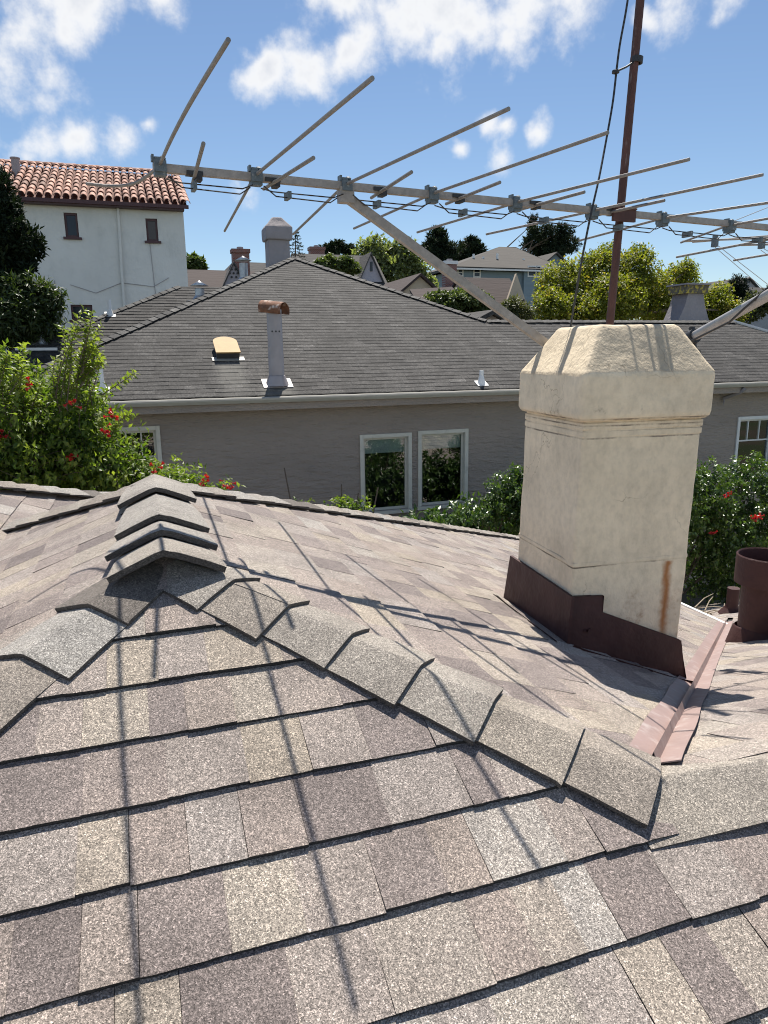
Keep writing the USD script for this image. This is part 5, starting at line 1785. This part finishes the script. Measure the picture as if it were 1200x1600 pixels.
# right bush
lob = lobes_px([(1110, 770, 60, 62), (1170, 745, 60, 42), (1085, 800, 45, 70), (1190, 800, 70, 75), (1130, 840, 80, 70), (1200, 860, 60, 60), (1075, 740, 28, 30), (1040, 800, 50, 80), (1240, 780, 60, 70), (1120, 890, 90, 60), (1210, 900, 70, 60)], 8.6, jitter=.3)
flo = [at_y(x, y, 7.75) for x, y in [(1113, 833), (1180, 809), (1137, 772), (1175, 812), (1187, 806)]]
shoot_bush('flowering_hedge', 'dense glossy hedge with a few red flowers right of the cream chimney', 'hedge', lob, (6.6, 8.7, -.2), 1700, 14, .075, .023, M_LGLOSS, 82, length=(.2, .45), flowers=flo, tone_mean=.66)
# bush between the windows and the chimney
lob = lobes_px([(795, 775, 38, 36), (772, 798, 28, 22), (808, 745, 16, 18), (820, 790, 45, 45), (745, 806, 16, 10)], 8.8, jitter=.2)
shoot_bush('glossy_shrub', 'glossy green shrub between the dark windows and the cream chimney', 'shrub', lob, (4.2, 8.9, -.2), 330, 13, .075, .022, M_LGLOSS, 83, length=(.2, .45), tone_mean=.6)
lob = lobes_px([(540, 789, 24, 10), (525, 795, 22, 12), (560, 795, 20, 10), (465, 790, 14, 8)], 8.6, jitter=.1)
shoot_bush('low_shrub', 'small leafy tips showing over the roof edge below the dark windows', 'shrub', lob, (1.9, 8.6, -.2), 60, 10, .07, .018, M_LBRIGHT, 84, length=(.15, .35), tone_mean=.6)
# garden shrubs that stand in the gap below, mirrored in the dark windows
for k, (x, y, m) in enumerate([(4.3, 9.6, 'round'), (5.6, 9.5, 'wide'), (6.9, 9.6, 'tall')]):
    lob = [(x, y, 1.4, .75, .5, 1.3), (x + .35, y - .1, 2.35, .5, .4, .5), (x - .35, y + .05, 2.3, .5, .4, .5)]
    shoot_bush('garden_shrub', f'{m} glossy garden shrub growing in the gap below the dark windows', 'shrub', lob, (x, y, -.2), 520, 13, .13, .034, M_LGLOSS, 90 + k, tone_mean=.5)

# dark twisted conifer by the white house and the bush below it
lob = lobes_px([(6, 296, 8, 26), (14, 338, 16, 26), (30, 372, 24, 20), (10, 390, 34, 34), (46, 388, 17, 15), (0, 420, 30, 26), (28, 418, 22, 16), (-20, 350, 24, 50)], 21.0, jitter=.5)
tree('twisted_conifer', 'dark twisted conifer at the left edge before the pale house', lob, (-6.2, 21.5, .2), 15000, .17, .035, M_LDARK, 101, trunk=.22, cluster=12, spread=.22, up_bias=.6)
lob = lobes_px([(35, 462, 40, 24), (15, 500, 48, 34), (58, 480, 30, 30), (84, 462, 14, 14), (5, 455, 34, 24), (45, 515, 44, 20)], 20.0, jitter=.4)
tree('dark_bush', 'dark green shaggy bush below the twisted conifer', lob, (-5.2, 20.3, .2), 12000, .2, .03, M_LMID, 102, trunk=.12, tone_mean=.18, cluster=10, up_bias=-.2)
# yellow green tree
lob = lobes_px([(880, 450, 45, 45), (930, 425, 40, 38), (990, 430, 45, 42), (960, 470, 60, 45), (1020, 465, 50, 42), (905, 490, 60, 34), (1060, 440, 35, 32), (1075, 425, 18, 20), (1000, 400, 22, 18), (1045, 490, 60, 36), (1110, 480, 36, 36), (1125, 460, 22, 22), (1140, 490, 36, 22), (950, 400, 24, 20), (860, 480, 30, 34)], 27.0, jitter=1.0)
tree('yellow_green_tree', 'broad yellow green tree behind the cream chimney and mast', lob, (9.5, 27.5, .6), 50000, .135, .045, M_LYELLOW, 103, trunk=.3, cluster=8, tone_mean=.52, spread=.2)
# pale green trees in the middle
lob = lobes_px([(590, 405, 26, 32), (625, 400, 24, 26), (610, 430, 40, 26), (645, 425, 26, 26), (572, 400, 16, 24), (655, 445, 30, 18)], 50.0, jitter=1)
tree('pale_green_tree', 'pale green feathery tree right of the slit window gable', lob, (10.5, 50.5, 2.8), 9000, .36, .10, M_LPALE, 104, trunk=.3, cluster=8, tone_mean=.75)
lob = lobes_px([(700, 475, 36, 18), (735, 472, 34, 16), (680, 468, 16, 10), (755, 482, 16, 12)], 23.0, jitter=.4)
tree('rounded_shrub_tree', 'low rounded green tree beyond the ridge under the leaning brace', lob, (8.0, 23.2, .4), 6000, .15, .05, M_LMID, 105, trunk=.12, cluster=8, tone_mean=.6)
lob = lobes_px([(515, 412, 16, 10), (540, 414, 16, 10), (552, 420, 10, 8), (500, 412, 8, 6)], 34.0, jitter=.3)
tree('small_round_tree', 'small rounded tree just over the grey peak before the gabled house', lob, (4.9, 34.2, 1.6), 3000, .2, .06, M_LMID, 106, trunk=.12, cluster=8, tone_mean=.5)
lob = lobes_px([(800, 482, 20, 16), (820, 490, 16, 14), (790, 492, 18, 10)], 25.0)
tree('dry_grassy_shrub', 'olive shrub beyond the roof ridge left of the yellow green tree', lob, (9.3, 25.2, .6), 2500, .22, .022, M_LOLIVE, 107, trunk=.08, cluster=8, tone_mean=.6)
# pines
lob = lobes_px([(684, 372, 16, 13), (678, 388, 18, 12), (700, 392, 18, 12), (690, 405, 22, 10), (672, 402, 10, 8), (686, 362, 9, 6)], 75.0, jitter=1)
tree('tall_pine', 'tall dark pine with layered tufts left of the blue house roof', lob, (16.5, 75, 4), 7000, .5, .07, M_LPINE, 108, trunk=.3, cluster=12, spread=.25)
lob = lobes_px([(735, 388, 18, 13), (720, 398, 16, 10), (748, 396, 10, 12), (738, 378, 8, 6)], 78.0, jitter=1)
tree('rounded_pine', 'rounded dark pine just left of the blue house roof', lob, (20.5, 78, 4), 5000, .5, .09, M_LPINE, 109, trunk=.3, cluster=12, spread=.25)
lob = lobes_px([(832, 352, 8, 8), (838, 365, 14, 10), (832, 380, 16, 10), (856, 360, 12, 8), (862, 378, 22, 12), (882, 362, 14, 12), (886, 382, 22, 14), (845, 392, 22, 10), (866, 395, 26, 10), (834, 344, 4, 8)], 80.0, jitter=1.5)
tree('dark_pine_group', 'spreading dark pine behind the blue house below the antenna boom', lob, (27.5, 80, 4), 11000, .5, .07, M_LPINE, 110, trunk=.35, cluster=12, spread=.22)
lob = lobes_px([(1013 + 140, 470, 12, 32), (1152, 448, 8, 22), (1162, 480, 12, 26)], 48.0)
tree('dark_cypress', 'narrow dark cypress at right below the grey gable', lob, (26.5, 48, 3), 5000, .26, .05, M_LDARK, 111, trunk=.2, cluster=10)
lob = lobes_px([(1180, 478, 26, 22), (1205, 470, 24, 24), (1170, 492, 22, 14)], 40.0)
tree('olive_hedge_tree', 'dull olive tree at the right edge beyond the far roof', lob, (22.5, 40, 2.4), 4000, .26, .07, M_LOLIVE, 112, trunk=.2, cluster=8, tone_mean=.3)
lob = lobes_px([(302, 412, 12, 10), (298, 420, 12, 10), (312, 418, 9, 6)], 62.0)
tree('distant_round_tree', 'distant green tree against the sky right of the pale house', lob, (-2.6, 62, 3), 2500, .4, .12, M_LMID, 113, trunk=.2, cluster=8, tone_mean=.5)
lob = lobes_px([(520, 390, 10, 8), (530, 386, 8, 7), (508, 392, 8, 6), (545, 392, 10, 6)], 70.0)
tree('far_dark_tree', 'far dark tree above the roof beside the brick chimney', lob, (6.6, 70, 4), 2500, .45, .1, M_LPINE, 114, trunk=.2, cluster=8)
# thin spire conifer
sp_ = thing('thin_spire_conifer', 'thin sparse spire conifer right of the rounded grey chimney', 'tree', at_y(461, 410, 42))
b0, t0 = at_y(461, 420, 42), at_y(462, 361, 42)
mb = MB()
mb.tube([b0 - [0, 0, 5], b0, t0], [.09, .06, .012], 6)
mb.obj('trunk', M_BARK, sp_)
r = np.random.default_rng(120)
LP, LA = [], []
mbb = MB()
for z in np.linspace(.12, .97, 11):
    for k in range(5):
        a = r.uniform(0, 6.28)
        ln_ = (1 - z) * .75 + .1
        d = np.array([math.cos(a), math.sin(a), -.15])
        c = b0 + (t0 - b0) * z
        mbb.tube([c, c + d * ln_], [.012, .005], 4, cap=False)
        for q in np.linspace(.2, 1, 10):
            LP.append(c + d * ln_ * q); LA.append(nrm(d + r.normal(size=3) * .6))
mbb.obj('branches', M_BARK, sp_, kind='stuff')
n = len(LP)
V, F, T = leaves(np.array(LP), np.array(LA), rand_dirs(n, r), .14, .025, np.full(n, .7))
obj('crown', (V, F), M_LPINE, sp_, tone=T)
# a soft belt of trees far behind everything
lob = []
r = np.random.default_rng(130)
for k in range(60):
    x = -75 + k * 4.0 + r.uniform(-1.5, 1.5)
    y = r.uniform(105, 125)
    lob.append((x, y, 5.4 + r.uniform(-.6, .8), 3.6, 3.0, 2.4))
P, D, rad = in_lobes(lob, 26000, r, .5)
V, F, T = leaves(P, nrm_rows(D + rand_dirs(len(P), r)), rand_dirs(len(P), r), .9, .3, np.clip(r.normal(.45, .2, len(P)), 0, 1))
obj('far_woods', (V, F), M_LMID, tone=T, label='far belt of trees behind all houses', category='woods', kind='stuff')
# dry twigs caught at the eave behind the chimney
mb = MB()
r = np.random.default_rng(131)
c = at_y(1105, 918, 6.2)
tz = zW(c[0], 6.2)
for k in range(14):
    p0 = np.array([c[0] + r.normal() * .3, 6.2 + r.normal() * .2, tz + .03])
    a = r.uniform(0, 6.28)
    d = np.array([math.cos(a), math.sin(a) * .5, r.uniform(0, .25)])
    mb.tube([p0, p0 + d * .25 + [0, 0, .03], p0 + d * .5], [.008, .006, .003], 5, cap=False)
mb.obj('dry_twigs', M_TWIG, label='dry fallen twigs lying on the roof beside the small brown vent', category='twigs')
